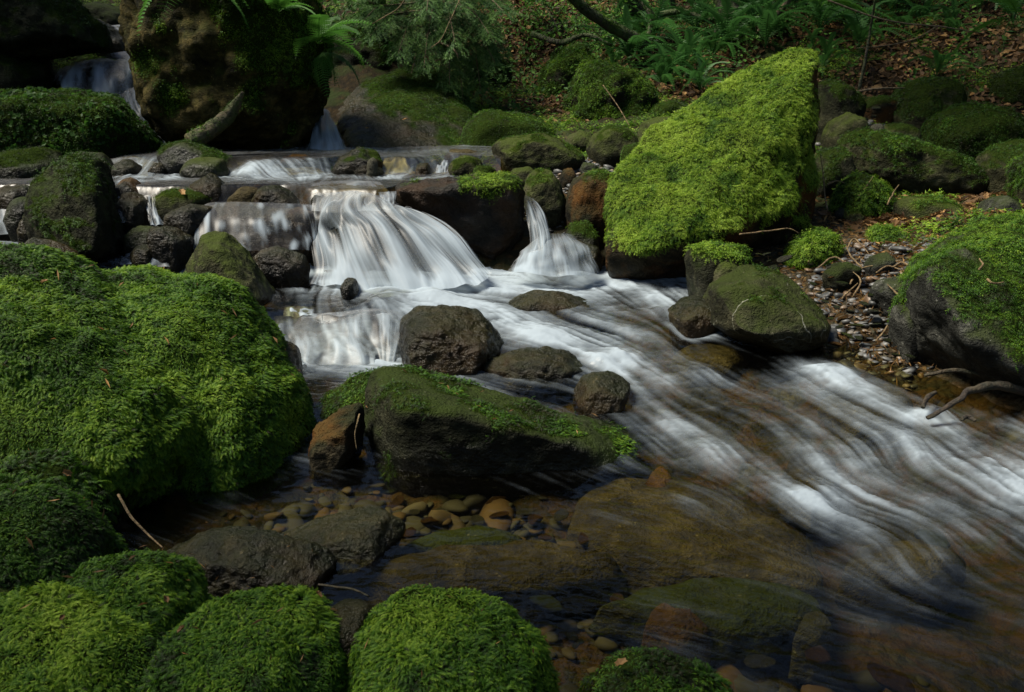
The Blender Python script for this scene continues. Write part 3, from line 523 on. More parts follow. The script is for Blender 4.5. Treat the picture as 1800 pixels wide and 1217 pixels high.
rock('boulder', 'broad domed boulder under even dark moss at the right', '1620,250 1640,205 1690,182 1740,180 1790,205 1830,240 1810,275 1700,275', 6.6, .4, 'dark', 'boulder', lev=5, p=16, amp=.025, moss=M(n=8500, L=.028, b=.4, ns=.25, t=.40), lump=.02)
rock('boulder', 'dark mossy boulder at the right edge behind the domed boulder', '1735,185 1745,135 1790,118 1850,120 1880,160 1860,220 1790,215', 7.4, .35, 'dark', 'boulder', lev=5, p=18, amp=.03, moss=M(n=7000, L=.028, b=.3, ns=.3, t=.34))
rock('boulder', 'dark mossy slab high on the bank in the right corner', '1650,150 1690,105 1760,88 1860,80 1880,130 1780,150 1700,170', 8.2, .4, 'dark', 'boulder', lev=5, p=22, amp=.05, strata=.02, moss=M(n=5000, L=.03, b=.0, ns=.6, t=.30))
rock('boulder', 'grey edged boulder with moss at the right edge above the slab', '1722,300 1735,270 1770,250 1830,245 1860,290 1800,318 1740,312', 5.5, .25, 'olive', 'boulder', lev=5, moss=M(n=9000, L=.022, b=-.15, ns=.5, t=.38))
rock('boulder', 'mossy stone cut off by the right edge below the grey edged boulder', '1785,330 1790,285 1820,265 1880,270 1880,350 1810,345', 5.0, .2, 'olive', 'boulder', lev=4, moss=M(n=11000, L=.022, b=.1, ns=.4, t=.48))
rock('rock', 'dark mossy rock just right of the tall green boulder top', '1435,200 1440,145 1465,140 1500,165 1515,190 1480,210', 6.6, .25, 'dark', lev=5, moss=M(n=7000, L=.024, b=-.15, ns=.5, t=.36))
rock('rock', 'cracked tan rock with ferny grain in the dry gully right of the tall boulder', '1448,245 1460,215 1490,198 1515,205 1525,230 1500,245', 6.3, .18, 'olive', lev=4, p=24)
rock('rock', 'ochre stone on the mossy flat at the back of the dry gully', '1510,190 1525,172 1560,170 1580,185 1550,197', 7.4, .2, 'rust', lev=4, moss=M(n=6000, L=.02, b=-.3, ns=.6, t=.45))
rock('rock', 'mossy stone in front of the domed boulder with a leaf on it', '1548,240 1560,218 1590,213 1612,230 1615,248 1580,255', 6.3, .14, 'olive', lev=4, moss=M(n=7000, L=.016, b=-.4, ns=.6, t=.42))
rock('rock', 'pale ringed cobble at the top of the long slab', '1525,232 1535,219 1552,218 1558,232 1545,240', 6.15, .07, 'pale', lev=3)
rock('rock', 'grey stone in moss beyond the grey olive block', '1725,372 1740,350 1765,342 1785,352 1785,372 1750,382', 4.7, .12, 'grey', lev=4, moss=M(n=9000, L=.018, b=-.6, ns=.7, t=.45))
rock('rock', 'mossy cobble on the bank above the gravel', '1478,382 1485,368 1505,366 1516,378 1510,394 1488,396', 5.0, .08, 'olive', lev=4, moss=M(n=12000, L=.016, b=-.5, ns=.4, t=.5))
rock('rock', 'small dark pyramid stone left of the mossy cobble on the bank', '1468,376 1478,364 1490,372 1485,382', 5.05, .05, 'grey', lev=3)
rock('rock', 'upright brown stone under the mossy cobble', '1484,412 1488,398 1498,397 1499,412 1492,416', 4.8, .04, 'olive', lev=3)
rock('boulder', 'moss cushion on the bank at the foot of the tall green boulder', '1380,460 1400,425 1440,398 1470,410 1475,440 1430,470', 4.45, .15, 'dark', 'boulder', lev=5, p=16, moss=M(n=22000, L=.024, b=.5, ns=.3, t=.58), lump=.02)
rock('boulder', 'moss cushion beside the grey olive block', '1530,440 1535,405 1555,395 1580,410 1590,445 1555,460', 4.55, .13, 'dark', 'boulder', lev=5, p=16, moss=M(n=22000, L=.024, b=.45, ns=.3, t=.60), lump=.02)
rock('boulder', 'moss cushion with a fern tuft above the bank gravel', '1460,375 1475,330 1510,305 1555,320 1570,355 1530,395', 5.15, .2, 'dark', 'boulder', lev=5, p=16, moss=M(n=14000, L=.026, b=.25, ns=.5, t=.56), lump=.03)
rock('rock', 'brown earthy root covered hollow under the long slab', '1420,330 1440,270 1480,255 1500,300 1480,340', 5.6, .2, 'dark', lev=4, moss=M(n=9000, L=.026, b=-.1, ns=.6, t=.36))
rock('rock', 'grey slate stone on the gravel below the roots', '1518,470 1535,450 1560,443 1572,455 1550,470', 4.15, .08, 'grey', lev=4, strata=.02)
rock('rock', 'dark ridged slate half buried in the bank gravel', '1448,480 1465,463 1490,460 1512,470 1510,485 1470,488', 4.05, .07, 'dark', lev=4, strata=.02)
# ---- small wet stones that break up the steps
for lab, ol, d_, mt in [('black wet stone in the middle of the left low spill', '262,300 272,286 290,284 302,296 296,310 270,312', 5.62, 'wet'), ('dark stone parting the foam left of the golden tan stone', '408,305 420,290 440,288 452,300 440,311 415,312', 5.66, 'wet'), ('brown wet stone under the foaming run of the pool step', '455,306 470,295 492,295 505,304 490,312 462,313', 5.6, 'rust'),
  ('black stone just left of the fan shaped white fall', '640,306 650,294 668,294 676,304 664,312 645,312', 5.6, 'wet'), ('dark stone between the fan shaped fall and the small white fall', '728,304 736,288 752,287 760,300 750,311 732,311', 5.66, 'wet'), ('low olive stone at the far back of the upper pool', '690,278 705,268 725,268 738,276 720,284 698,284', 6.4, 'olive'),
  ('brown wet stone on the brink above the veil waterfall', '545,350 556,340 575,340 582,352 568,360 550,360', 4.84, 'rust'), ('dark stone at the foot of the veil waterfall', '440,462 455,440 490,434 530,445 545,466 500,478', 4.3, 'wet'), ('black stone sticking out of the mid pool foam under the main cascade', '600,500 612,488 626,492 630,504 615,510', 4.06, 'wet')]:
    rock('rock', lab, ol, d_, .09, mt, lev=4, amp=.05, wl=.3)
# ---- rocks under the water
sunk('rock', 'sunken olive rock under the standing wave in the rapids', '1375,840 1390,800 1430,790 1470,810 1478,845 1430,870', .0, 'bed')
sunk('rock', 'golden sunken rock under the brown glide of the rapids', '1440,700 1500,680 1570,675 1610,700 1590,740 1500,745', .035, 'bed')
sunk('rock', 'olive rock under the water beside the veined rock', '1180,625 1220,600 1290,595 1320,620 1280,645 1210,645', .09, 'bed')
sunk('rock', 'large dark slab lying under the clear water in the middle of the pool', '1000,920 1030,870 1080,840 1180,838 1300,870 1400,925 1450,990 1440,1030 1300,1015 1120,985', -.035, 'bed', thick=.1)
sunk('rock', 'long dark slab under the water in front of the sunken slab', '630,1000 690,975 800,962 960,955 1080,970 1090,1010 900,1035 720,1040', -.02, 'bed', thick=.1)
sunk('rock', 'wide dark slab under the water toward the bottom right', '1050,1060 1150,1025 1300,1020 1430,1040 1460,1090 1280,1110', -.05, 'olive', thick=.08)
sunk('rock', 'golden sunken rock in the pool at the bottom right', '1130,1100 1160,1050 1210,1060 1250,1110 1200,1130', -.055, 'amber', lev=4, amp=.06)
sunk('rock', 'pale triangular sunken stone at the right of the pool', '1395,1120 1410,1085 1450,1080 1470,1110 1440,1130', -.055, 'pale', lev=4)
sunk('rock', 'pale golden stone under water right of the long boulder', '1130,862 1145,832 1165,822 1185,845 1170,875', -.035, 'amber', lev=4)
sunk('rock', 'olive yellow sunken stone where the rapids leave the picture', '1480,1000 1510,960 1620,950 1700,980 1640,1020', -.06, 'bed', lev=4)
sunk('rock', 'pale green flat stone under the water below the tiny amber cobbles', '700,960 760,938 860,930 930,945 900,968 780,975', -.045, 'olive', lev=4)
# ------------------------------------------------------------------ ground sheet
def ground():
    t = np.linspace(-1, 1, 330); u = np.linspace(-1, 1, 330)
    xs = 45 * np.sinh(4.4 * t) / np.sinh(4.4); ys = 4 + 45 * np.sinh(4.4 * u) / np.sinh(4.4)
    X, Y = np.meshgrid(xs, ys); Z = terrain(X, Y); V = np.stack([X, Y, Z], 2).reshape(-1, 3)
    n, m = X.shape; i = (np.arange(n - 1)[:, None] * m + np.arange(m - 1)).ravel()
    F = np.stack([i, i + 1, i + m + 1, i + m], 1)
    wlv = np.where(Y < 4.7, water_low(X, Y), np.where(X < 1.2, water_up(X, Y), -9)).ravel()
    chan = ((V[:, 1] > .3) & (V[:, 1] < 8)).astype(float)
    wet = sst(.10, -.02, V[:, 2] - wlv + .08 * fbm(V * 4, 3, 3)) * chan
    gravel = sst(1.5, .6, np.hypot((V[:, 0] - 1.75) / .8, (V[:, 1] - 3.9) / 1.0))
    gravel = np.maximum(gravel, sst(1.4, .7, np.hypot((V[:, 0] - 2.6) / .7, (V[:, 1] - 6.6) / 1.0)))
    m_, nt, out = new_mat('ground_soil')
    tc = N(nt, 'ShaderNodeTexCoord').outputs['Object']
    w = N(nt, 'ShaderNodeAttribute', attribute_name='wet').outputs['Fac']; g = N(nt, 'ShaderNodeAttribute', attribute_name='gravel').outputs['Fac']
    n1 = tnoise(nt, tc, 2.2, 8, .65, .5); n2 = tnoise(nt, tc, 22, 6, .65); n3 = tnoise(nt, tc, 90, 4, .6)
    soil = ramp(nt, [(.32, (.007, .0055, .003)), (.5, (.018, .013, .006)), (.68, (.04, .026, .010))], n2)
    soil = mixc(nt, ramp(nt, [(.45, (0, 0, 0)), (.6, (1, 1, 1))], n1), soil, (.022, .034, .008))
    vo = N(nt, 'ShaderNodeTexVoronoi'); vo.inputs['Scale'].default_value = 30; vo.inputs['Randomness'].default_value = 1
    nd = N(nt, 'ShaderNodeTexNoise'); nd.inputs['Scale'].default_value = 14; L(nt, tc, nd.inputs['Vector']); va = N(nt, 'ShaderNodeVectorMath', operation='MULTIPLY_ADD'); L(nt, nd.outputs['Color'], va.inputs[0]); va.inputs[1].default_value = (.06, .06, .06); L(nt, tc, va.inputs[2]); L(nt, va.outputs[0], vo.inputs['Vector'])
    vs = N(nt, 'ShaderNodeSeparateColor'); L(nt, vo.outputs['Color'], vs.inputs[0])
    peb = ramp(nt, [(0, (.018, .016, .011)), (.3, (.06, .05, .028)), (.55, (.14, .085, .03)), (.75, (.07, .07, .055)), (.9, (.20, .11, .03)), (1, (.15, .14, .11))], vs.outputs[0])
    ed = math_(nt, 'MULTIPLY', vo.outputs['Distance'], 24, None, False)
    peb = mixc(nt, ramp(nt, [(.35, (1, 1, 1)), (.75, (.25, .25, .25))], vo.outputs['Distance']), (.02, .015, .008), peb)
    n5 = tnoise(nt, tc, 4.5, 4, .55, .8); big = ramp(nt, [(.33, (.008, .008, .005)), (.46, (.026, .024, .011)), (.55, (.06, .032, .009)), (.62, (.034, .033, .018)), (.72, (.10, .09, .055))], n5); peb = mixc(nt, math_(nt, 'MULTIPLY', w, .90), peb, big)
    col = mixc(nt, math_(nt, 'MAXIMUM', w, g), soil, peb)
    b = N(nt, 'ShaderNodeBsdfPrincipled'); L(nt, col, b.inputs['Base Color'])
    L(nt, math_(nt, 'SUBTRACT', .9, math_(nt, 'MULTIPLY', w, .4)), b.inputs['Roughness']); b.inputs['Specular IOR Level'].default_value = .1
    h = math_(nt, 'ADD', math_(nt, 'MULTIPLY', n2, .6), math_(nt, 'ADD', math_(nt, 'MULTIPLY', n3, .3), math_(nt, 'MULTIPLY', math_(nt, 'MAXIMUM', math_(nt, 'MULTIPLY', w, .3), g), math_(nt, 'MULTIPLY', vo.outputs['Distance'], -1.2))))
    bp = N(nt, 'ShaderNodeBump'); bp.inputs['Distance'].default_value = .04; bp.inputs['Strength'].default_value = .9; L(nt, h, bp.inputs['Height']); L(nt, bp.outputs[0], b.inputs['Normal'])
    L(nt, b.outputs[0], out.inputs[0])
    o = mesh_np('ground', V, F, m_, attrs={'wet': wet, 'gravel': gravel}); o['kind'] = 'structure'
    return V, F
GV, GF = ground()

# ------------------------------------------------------------------ water
def water_mat(name, tint, rough=.10, white=(.47, .55, .61), bump=.0):
    """clear water over its bed, whitened where it carries foam"""
    m, nt, out = new_mat(name)
    f = N(nt, 'ShaderNodeAttribute', attribute_name='foam').outputs['Fac']
    tr = N(nt, 'ShaderNodeBsdfTransparent'); tr.inputs[0].default_value = (*tint, 1)
    gl = N(nt, 'ShaderNodeBsdfGlossy'); gl.inputs['Roughness'].default_value = rough
    fr = N(nt, 'ShaderNodeFresnel'); fr.inputs['IOR'].default_value = 1.33
    mx = N(nt, 'ShaderNodeMixShader'); L(nt, fr.outputs[0], mx.inputs[0]); L(nt, tr.outputs[0], mx.inputs[1]); L(nt, gl.outputs[0], mx.inputs[2])
    df = N(nt, 'ShaderNodeBsdfDiffuse'); df.inputs[0].default_value = (*white, 1)
    tl = N(nt, 'ShaderNodeBsdfTranslucent'); tl.inputs[0].default_value = (*white, 1)
    m2 = N(nt, 'ShaderNodeMixShader'); m2.inputs[0].default_value = .35; L(nt, df.outputs[0], m2.inputs[1]); L(nt, tl.outputs[0], m2.inputs[2])
    m3 = N(nt, 'ShaderNodeMixShader'); L(nt, f, m3.inputs[0]); L(nt, mx.outputs[0], m3.inputs[1]); L(nt, m2.outputs[0], m3.inputs[2])
    L(nt, m3.outputs[0], out.inputs[0]); return m
STREAM = water_mat('stream_water', (.72, .69, .46), .17); POOL = water_mat('pool_water', (.72, .62, .36), .27)
FALL = water_mat('falling_water', (.95, .95, .93), .40)

def gauss_blur(A, s):
    r = int(3 * s + 1); k = np.exp(-.5 * (np.arange(-r, r + 1) / s) ** 2); k /= k.sum()
    A = np.apply_along_axis(lambda v: np.convolve(np.pad(v, r, 'reflect'), k, 'valid'), 0, A)
    return np.apply_along_axis(lambda v: np.convolve(np.pad(v, r, 'reflect'), k, 'valid'), 1, A)
def idw(P, Vals, X, Y, pw=3.0, eps=.02):
    Q = np.stack([X.ravel(), Y.ravel()], 1); out = np.zeros((len(Q),) + Vals.shape[1:])
    for i in range(0, len(Q), 50000):
        d = ((Q[i:i + 50000, None] - P[None]) ** 2).sum(2) + eps ** 2; w = d ** (-pw / 2); w /= w.sum(1, keepdims=True); out[i:i + 50000] = w @ Vals
    return out.reshape(X.shape + Vals.shape[1:])
def lic(Nz, di, dj, steps):
    n, m = Nz.shape; acc = Nz.copy(); tot = 1.0
    I0, J0 = np.meshgrid(np.arange(n, dtype=np.float32), np.arange(m, dtype=np.float32), indexing='ij')
    for sg in (1, -1):
        I, J = I0.copy(), J0.copy()
        for s in range(steps):
            a = np.clip(I.astype(np.int32), 0, n - 1); b = np.clip(J.astype(np.int32), 0, m - 1)
            I += sg * di[a, b]; J += sg * dj[a, b]
            Ic = np.clip(I, 0, n - 1.001); Jc = np.clip(J, 0, m - 1.001); a = Ic.astype(np.int32); b = Jc.astype(np.int32); p = Ic - a; q = Jc - b
            w = .5 + .5 * math.cos(math.pi * (s + 1) / (steps + 1)); tot += w
            acc += w * ((Nz[a, b] * (1 - q) + Nz[a, b + 1] * q) * (1 - p) + (Nz[a + 1, b] * (1 - q) + Nz[a + 1, b + 1] * q) * p)
    acc /= tot; return (acc - acc.mean()) / (acc.std() + 1e-9)
def water_sheet(name, Y0, Y1, s0, s1, ny, nx, level, flow, foam, hump, mat, amp=(.006, .0016), bed=.05, seed=4, steps=(22, 40), fl_k=(.16, .11)):
    """a sheet of running water; crests and foam are drawn out along the current"""
    k = math.log(Y1 / Y0) / (ny - 1); Yr = Y0 * np.exp(k * np.arange(ny)); sr = np.linspace(s0, s1, nx); ds = sr[1] - sr[0]
    X = sr[None, :] * (Yr[:, None] + .3); Y = np.repeat(Yr[:, None], nx, 1)
    A, B, F0 = [], [], []
    for u, v, u2, v2, h in flow:
        a = lv(u, v, h)[:2]; b = lv(u2, v2, h)[:2]; q = b - a; A.append(a); B.append(q / (np.linalg.norm(q) + 1e-9))
    fl = idw(np.array(A), np.array(B), X, Y, 2.6)
    cn = gauss_blur(np.random.default_rng(seed + 9).normal(size=X.shape), 22); gy, gx = np.gradient(cn); gs = np.hypot(gx, gy).std() + 1e-9
    fx = fl[..., 0] + .10 * gy / gs; fy = fl[..., 1] - .10 * gx / gs; nn = np.hypot(fx, fy) + 1e-9; fx /= nn; fy /= nn
    stp = .0075 * np.clip(Y / 2.2, .6, 3)
    di = (fy * stp / (Y * k)).astype(np.float32); dj = ((fx - sr[None, :] * fy) * stp / (Y + .3) / ds).astype(np.float32)
    mg = np.maximum(np.hypot(di, dj), 1e-6); sc = np.minimum(1, 4.0 / mg); di *= sc; dj *= sc
    rng = np.random.default_rng(seed)
    fine = lic(gauss_blur(rng.normal(size=X.shape), .7).astype(np.float32), di, dj, steps[0])
    mid = lic(gauss_blur(rng.normal(size=X.shape), 2.2).astype(np.float32), di, dj, steps[1])
    big = lic(gauss_blur(rng.normal(size=X.shape), 8).astype(np.float32), di * 1.6, dj * 1.6, steps[1])
    FP = np.array([lv(u, v, h)[:2] for u, v, h, f in foam]); FV = np.array([f for *_, f in foam])
    base = idw(FP, FV, X, Y, 3.4, .03)
    lace = fbm(np.stack([X.ravel() * 13, Y.ravel() * 20, 0 * X.ravel()], 1), 4, seed + 61, .7).reshape(X.shape)
    Z = level(X, Y)
    for u, v, h, rx, ry, a in hump:          # standing waves and hollows
        c = lv(u, v, h)[:2]; d0 = fl[np.unravel_index(np.argmin((X - c[0]) ** 2 + (Y - c[1]) ** 2), X.shape)]
        dx, dy = X - c[0], Y - c[1]; al = dx * d0[0] + dy * d0[1]; ac = -dx * d0[1] + dy * d0[0]
        Z = Z + a * np.exp(-(al / rx) ** 2 - (ac / ry) ** 2)
        if a > 0.012: base = base + np.clip(a * 7, 0, .5) * np.exp(-((al - rx * .5) / rx) ** 2 - (ac / ry) ** 2)
    act = np.clip(base * 1.7 + .015, 0, 1)
    Z = Z + act * (amp[0] * big + amp[0] * .6 * mid) + amp[1] * fine * (.12 + act) * .6 + .005 * act * lace + (1 - act) * (.0030 * fbm(np.stack([X.ravel() * 11, Y.ravel() * 17, 0 * X.ravel()], 1), 4, seed + 90, .6)).reshape(X.shape)
    t = base + act * (fl_k[0] * big + fl_k[1] * mid) + (.015 + .10 * act) * fine
    pat = fbm(np.stack([X.ravel() * 3.2, Y.ravel() * 3.2, 0 * X.ravel()], 1), 4, seed + 60).reshape(X.shape); t = t * (1 + .70 * pat + .32 * lace) - .04
    foamv = np.clip(np.clip((t - .03) / 1.12, 0, 1) ** 1.45 * 1.05, 0, .90)
    V = np.stack([X, Y, Z], 2).reshape(-1, 3); n, m = X.shape
    i = (np.arange(n - 1)[:, None] * m + np.arange(m - 1)).ravel(); F = np.stack([i, i + 1, i + m + 1, i + m], 1)
    dep = (Z.ravel() - T0(X, Y).ravel())
    keep = (dep[F].max(1) > -.07) & ((Y0 < 4) | (Z.ravel()[F].min(1) > .42)); F = F[keep]
    us = np.zeros(len(V), bool); us[F.ravel()] = True; mp = np.cumsum(us) - 1
    o = mesh_np(name, V[us], mp[F], mat, attrs={'foam': foamv.ravel()[us]}); o['kind'] = 'structure'
    return o
FLOW = [(540,470,470,520,.2),(480,500,560,545,.2),(600,510,560,560,.2),(560,600,600,660,.1),(650,600,690,660,.1),(500,620,560,660,.08),(620,660,760,680,.08),(760,680,900,690,.08),(900,690,1060,720,.06),
 (700,520,860,490,.2),(860,500,1000,490,.2),(1000,490,1130,520,.2),(950,470,1010,490,.2),(1100,510,1180,560,.19),(1000,560,1140,620,.17),(880,580,1000,620,.15),(1160,540,1200,590,.17),(1200,600,1300,640,.12),(1130,640,1290,690,.1),(1300,620,1420,650,.11),(1450,650,1560,700,.09),
 (1120,720,1260,780,.04),(1300,700,1460,760,.06),(1500,720,1640,800,.05),(1650,720,1760,790,.05),(1180,770,1340,860,.02),(1400,790,1540,880,.02),(1600,800,1800,900,.01),(1350,870,1500,960,0),(1500,930,1760,1080,-.01),(1700,950,1850,1030,-.02),
 (1100,860,1260,900,0),(1000,900,1200,950,0),(800,900,960,930,0),(650,900,760,920,0),(900,1000,1100,1020,0),(1200,1000,1450,1080,-.01),(1100,1100,1350,1160,-.01),(1500,1130,1750,1200,-.02),(1000,1180,1200,1210,0),
 (100,430,240,440,.33),(260,455,400,490,.28),(380,480,470,520,.24),(200,440,330,465,.31)]
FOAM = [(560, 480, 0.2, 0.63), (640, 510, 0.2, 0.89), (740, 515, 0.2, 1.0), (840, 490, 0.2, 1.0), (930, 470, 0.2, 0.89), (1000, 480, 0.2, 0.95), (1060, 495, 0.2, 1.0), (1130, 500, 0.2, 0.79), (1090, 540, 0.18, 0.53), (950, 500, 0.2, 0.89), (800, 540, 0.19, 0.58), (900, 560, 0.17, 0.58), (960, 590, 0.15, 0.68), (1040, 590, 0.15, 0.58), (1000, 540, 0.18, 0.37), (1150, 560, 0.17, 0.37), (480, 510, 0.2, 0.37), (520, 540, 0.2, 0.13), (600, 545, 0.2, 0.16), (660, 555, 0.2, 0.42), (690, 530, 0.2, 0.53), (500, 575, 0.18, 0.37), (600, 590, 0.14, 0.47), (680, 600, 0.12, 0.47), (520, 640, 0.08, 0.63), (600, 635, 0.08, 0.68), (680, 635, 0.08, 0.73), (760, 650, 0.08, 0.63), (560, 670, 0.08, 0.13), (640, 690, 0.07, 0.06), (820, 675, 0.08, 0.32), (900, 690, 0.07, 0.37), (980, 700, 0.06, 0.26), (860, 640, 0.1, 0.13), (960, 640, 0.1, 0.16), (1080, 630, 0.13, 0.92), (1140, 650, 0.11, 0.41), (1060, 600, 0.15, 0.73), (1200, 640, 0.12, 0.3), (1180, 600, 0.14, 0.3), (1300, 640, 0.1, 0.02), (1400, 620, 0.1, 0.0), (1250, 610, 0.13, 0.07), (1500, 640, 0.09, 0.01), (1170, 540, 0.18, 0.63), (1210, 585, 0.15, 0.44), (1600, 660, 0.08, 0.01), (1200, 690, 0.08, 0.22), (1300, 690, 0.08, 0.27), (1240, 660, 0.1, 0.36), (1380, 700, 0.08, 0.22), (1450, 680, 0.08, 0.57), (1510, 700, 0.07, 0.41), (1560, 750, 0.05, 0.36), (1620, 720, 0.06, 0.09), (1700, 700, 0.06, 0.05), (1650, 760, 0.04, 0.33), (1740, 770, 0.03, 0.27), (1620, 740, 0.05, 0.48), (1130, 740, 0.03, 0.22), (1170, 745, 0.04, 0.48), (1250, 800, 0.02, 0.36), (1180, 790, 0.02, 0.3), (1130, 800, 0.02, 0.17), (1320, 760, 0.04, 0.22), (1300, 820, 0.02, 0.3), (1400, 740, 0.06, 0.3), (1450, 780, 0.03, 0.27), (1400, 850, 0.01, 0.35), (1440, 880, 0.0, 0.8), (1480, 850, 0.01, 0.6), (1580, 800, 0.03, 0.48), (1550, 850, 0.01, 0.42), (1680, 830, 0.02, 0.41), (1770, 850, 0.01, 0.67), (1650, 880, 0, 0.46), (1750, 930, -0.01, 0.36), (1500, 920, 0, 0.41), (1600, 960, -0.01, 0.23), (1720, 1010, -0.02, 0.13), (1250, 860, 0, 0.16), (1330, 900, 0, 0.13), (1420, 950, 0, 0.12), (1150, 850, 0, 0.05), (1050, 860, 0, 0.05), (950, 900, 0, 0.03), (800, 880, 0, 0.0), (700, 900, 0, 0.0), (600, 900, 0, 0.0), (850, 960, 0, 0.04), (1000, 960, 0, 0.04), (1200, 940, 0, 0.05), (700, 1010, 0, 0.02), (900, 1040, 0, 0.04), (1100, 1030, 0, 0.09), (1300, 1030, -0.01, 0.09), (1500, 1060, -0.01, 0.09), (1700, 1120, -0.02, 0.07), (1150, 1130, 0, 0.07), (1350, 1150, -0.01, 0.07), (1000, 1150, 0, 0.01), (1500, 1180, -0.02, 0.06), (560, 1000, 0, 0.0), (60, 415, 0.35, 0.47), (180, 440, 0.32, 0.16), (280, 455, 0.3, 0.53), (330, 470, 0.28, 0.47), (240, 460, 0.3, 0.37), (440, 490, 0.22, 0.32)]
HUMP = [(600,508,.2,.07,.10,.03),(680,522,.2,.07,.11,.035),(760,522,.2,.07,.11,.035),(845,500,.2,.07,.11,.03),(930,486,.2,.07,.10,.03),(1010,488,.2,.07,.10,.03),(1450,655,.09,.09,.13,.028),(1420,650,.09,.06,.10,-.02),(1570,790,.03,.10,.16,.022),(1440,870,.0,.07,.10,.02),(1400,800,.03,.10,.12,.02),(1250,800,.02,.08,.1,.02),(1080,625,.13,.07,.10,.03),(660,540,.2,.06,.09,.05),(1640,730,.05,.05,.07,.025),(1220,580,.15,.07,.08,-.03),(1160,545,.18,.05,.08,.03),(1700,830,.02,.1,.15,.02),(960,590,.15,.09,.15,.02),(1230,655,.1,.09,.13,.02),(580,520,.2,.15,.2,.02)]
water_sheet('stream_water', 1.12, 4.72, -.78, .86, 620, 860, water_low, FLOW, FOAM, HUMP, STREAM)
FLOWU = [(300,318,420,335,.62),(450,318,560,335,.62),(650,318,640,340,.62),(760,315,690,330,.62),(850,312,760,318,.62),(560,300,560,320,.65),(250,300,230,315,.65),(400,290,430,310,.68),(700,290,690,310,.66),(560,270,500,285,.7),(400,268,430,285,.7),(100,318,60,330,.62),(550,335,600,350,.62),(640,330,720,345,.62),(450,340,440,360,.62)]
FOAMU = [(200, 300, 0.66, 0.47), (260, 300, 0.66, 0.4), (300, 311, 0.62, 0.95), (250, 311, 0.62, 0.89), (360, 311, 0.62, 0.95), (430, 298, 0.66, 0.56), (480, 300, 0.66, 0.6), (540, 303, 0.65, 0.6), (590, 306, 0.64, 0.47), (640, 305, 0.64, 0.6), (690, 298, 0.66, 0.72), (730, 300, 0.66, 0.67), (770, 303, 0.64, 0.6), (300, 290, 0.69, 0.09), (350, 280, 0.7, 0.0), (430, 280, 0.7, 0.0), (520, 275, 0.7, 0.02), (575, 268, 0.7, 0.32), (540, 266, 0.7, 0.14), (700, 280, 0.7, 0.09), (780, 282, 0.7, 0.18), (620, 275, 0.7, 0.05), (300, 322, 0.62, 0.02), (450, 322, 0.62, 0.04), (600, 320, 0.62, 0.09), (700, 320, 0.62, 0.04), (800, 316, 0.62, 0.13), (100, 325, 0.62, 0.02), (550, 340, 0.62, 0.34), (620, 335, 0.62, 0.13), (680, 335, 0.62, 0.09), (500, 345, 0.62, 0.3), (430, 345, 0.62, 0.17), (590, 345, 0.6, 0.51), (380, 340, 0.62, 0.09), (40, 318, 0.62, 0.02), (240, 270, 0.7, 0.02), (130, 310, 0.62, 0.02), (810, 290, 0.68, 0.0), (850, 285, 0.7, 0.0), (830, 305, 0.63, 0.0), (880, 300, 0.64, 0.0), (740, 285, 0.7, 0.07), (660, 285, 0.7, 0.02), (600, 290, 0.7, 0.05), (350, 300, 0.66, 0.05)]
def up_level(X, Y):
    lip = 4.78 + .05 * np.sin(X * 4) + .20 * sst(-1.05, -1.3, X) + .42 * sst(-.72, -.55, X)
    return water_up(X, Y) - 2.2 * np.clip(lip - Y, 0, 1) ** 1.3
water_sheet('upper_pool_water', 4.5, 8.2, -.62, -.012, 380, 560, up_level, FLOWU, FOAMU, [], POOL, amp=(.004, .001), seed=12, steps=(10, 18))

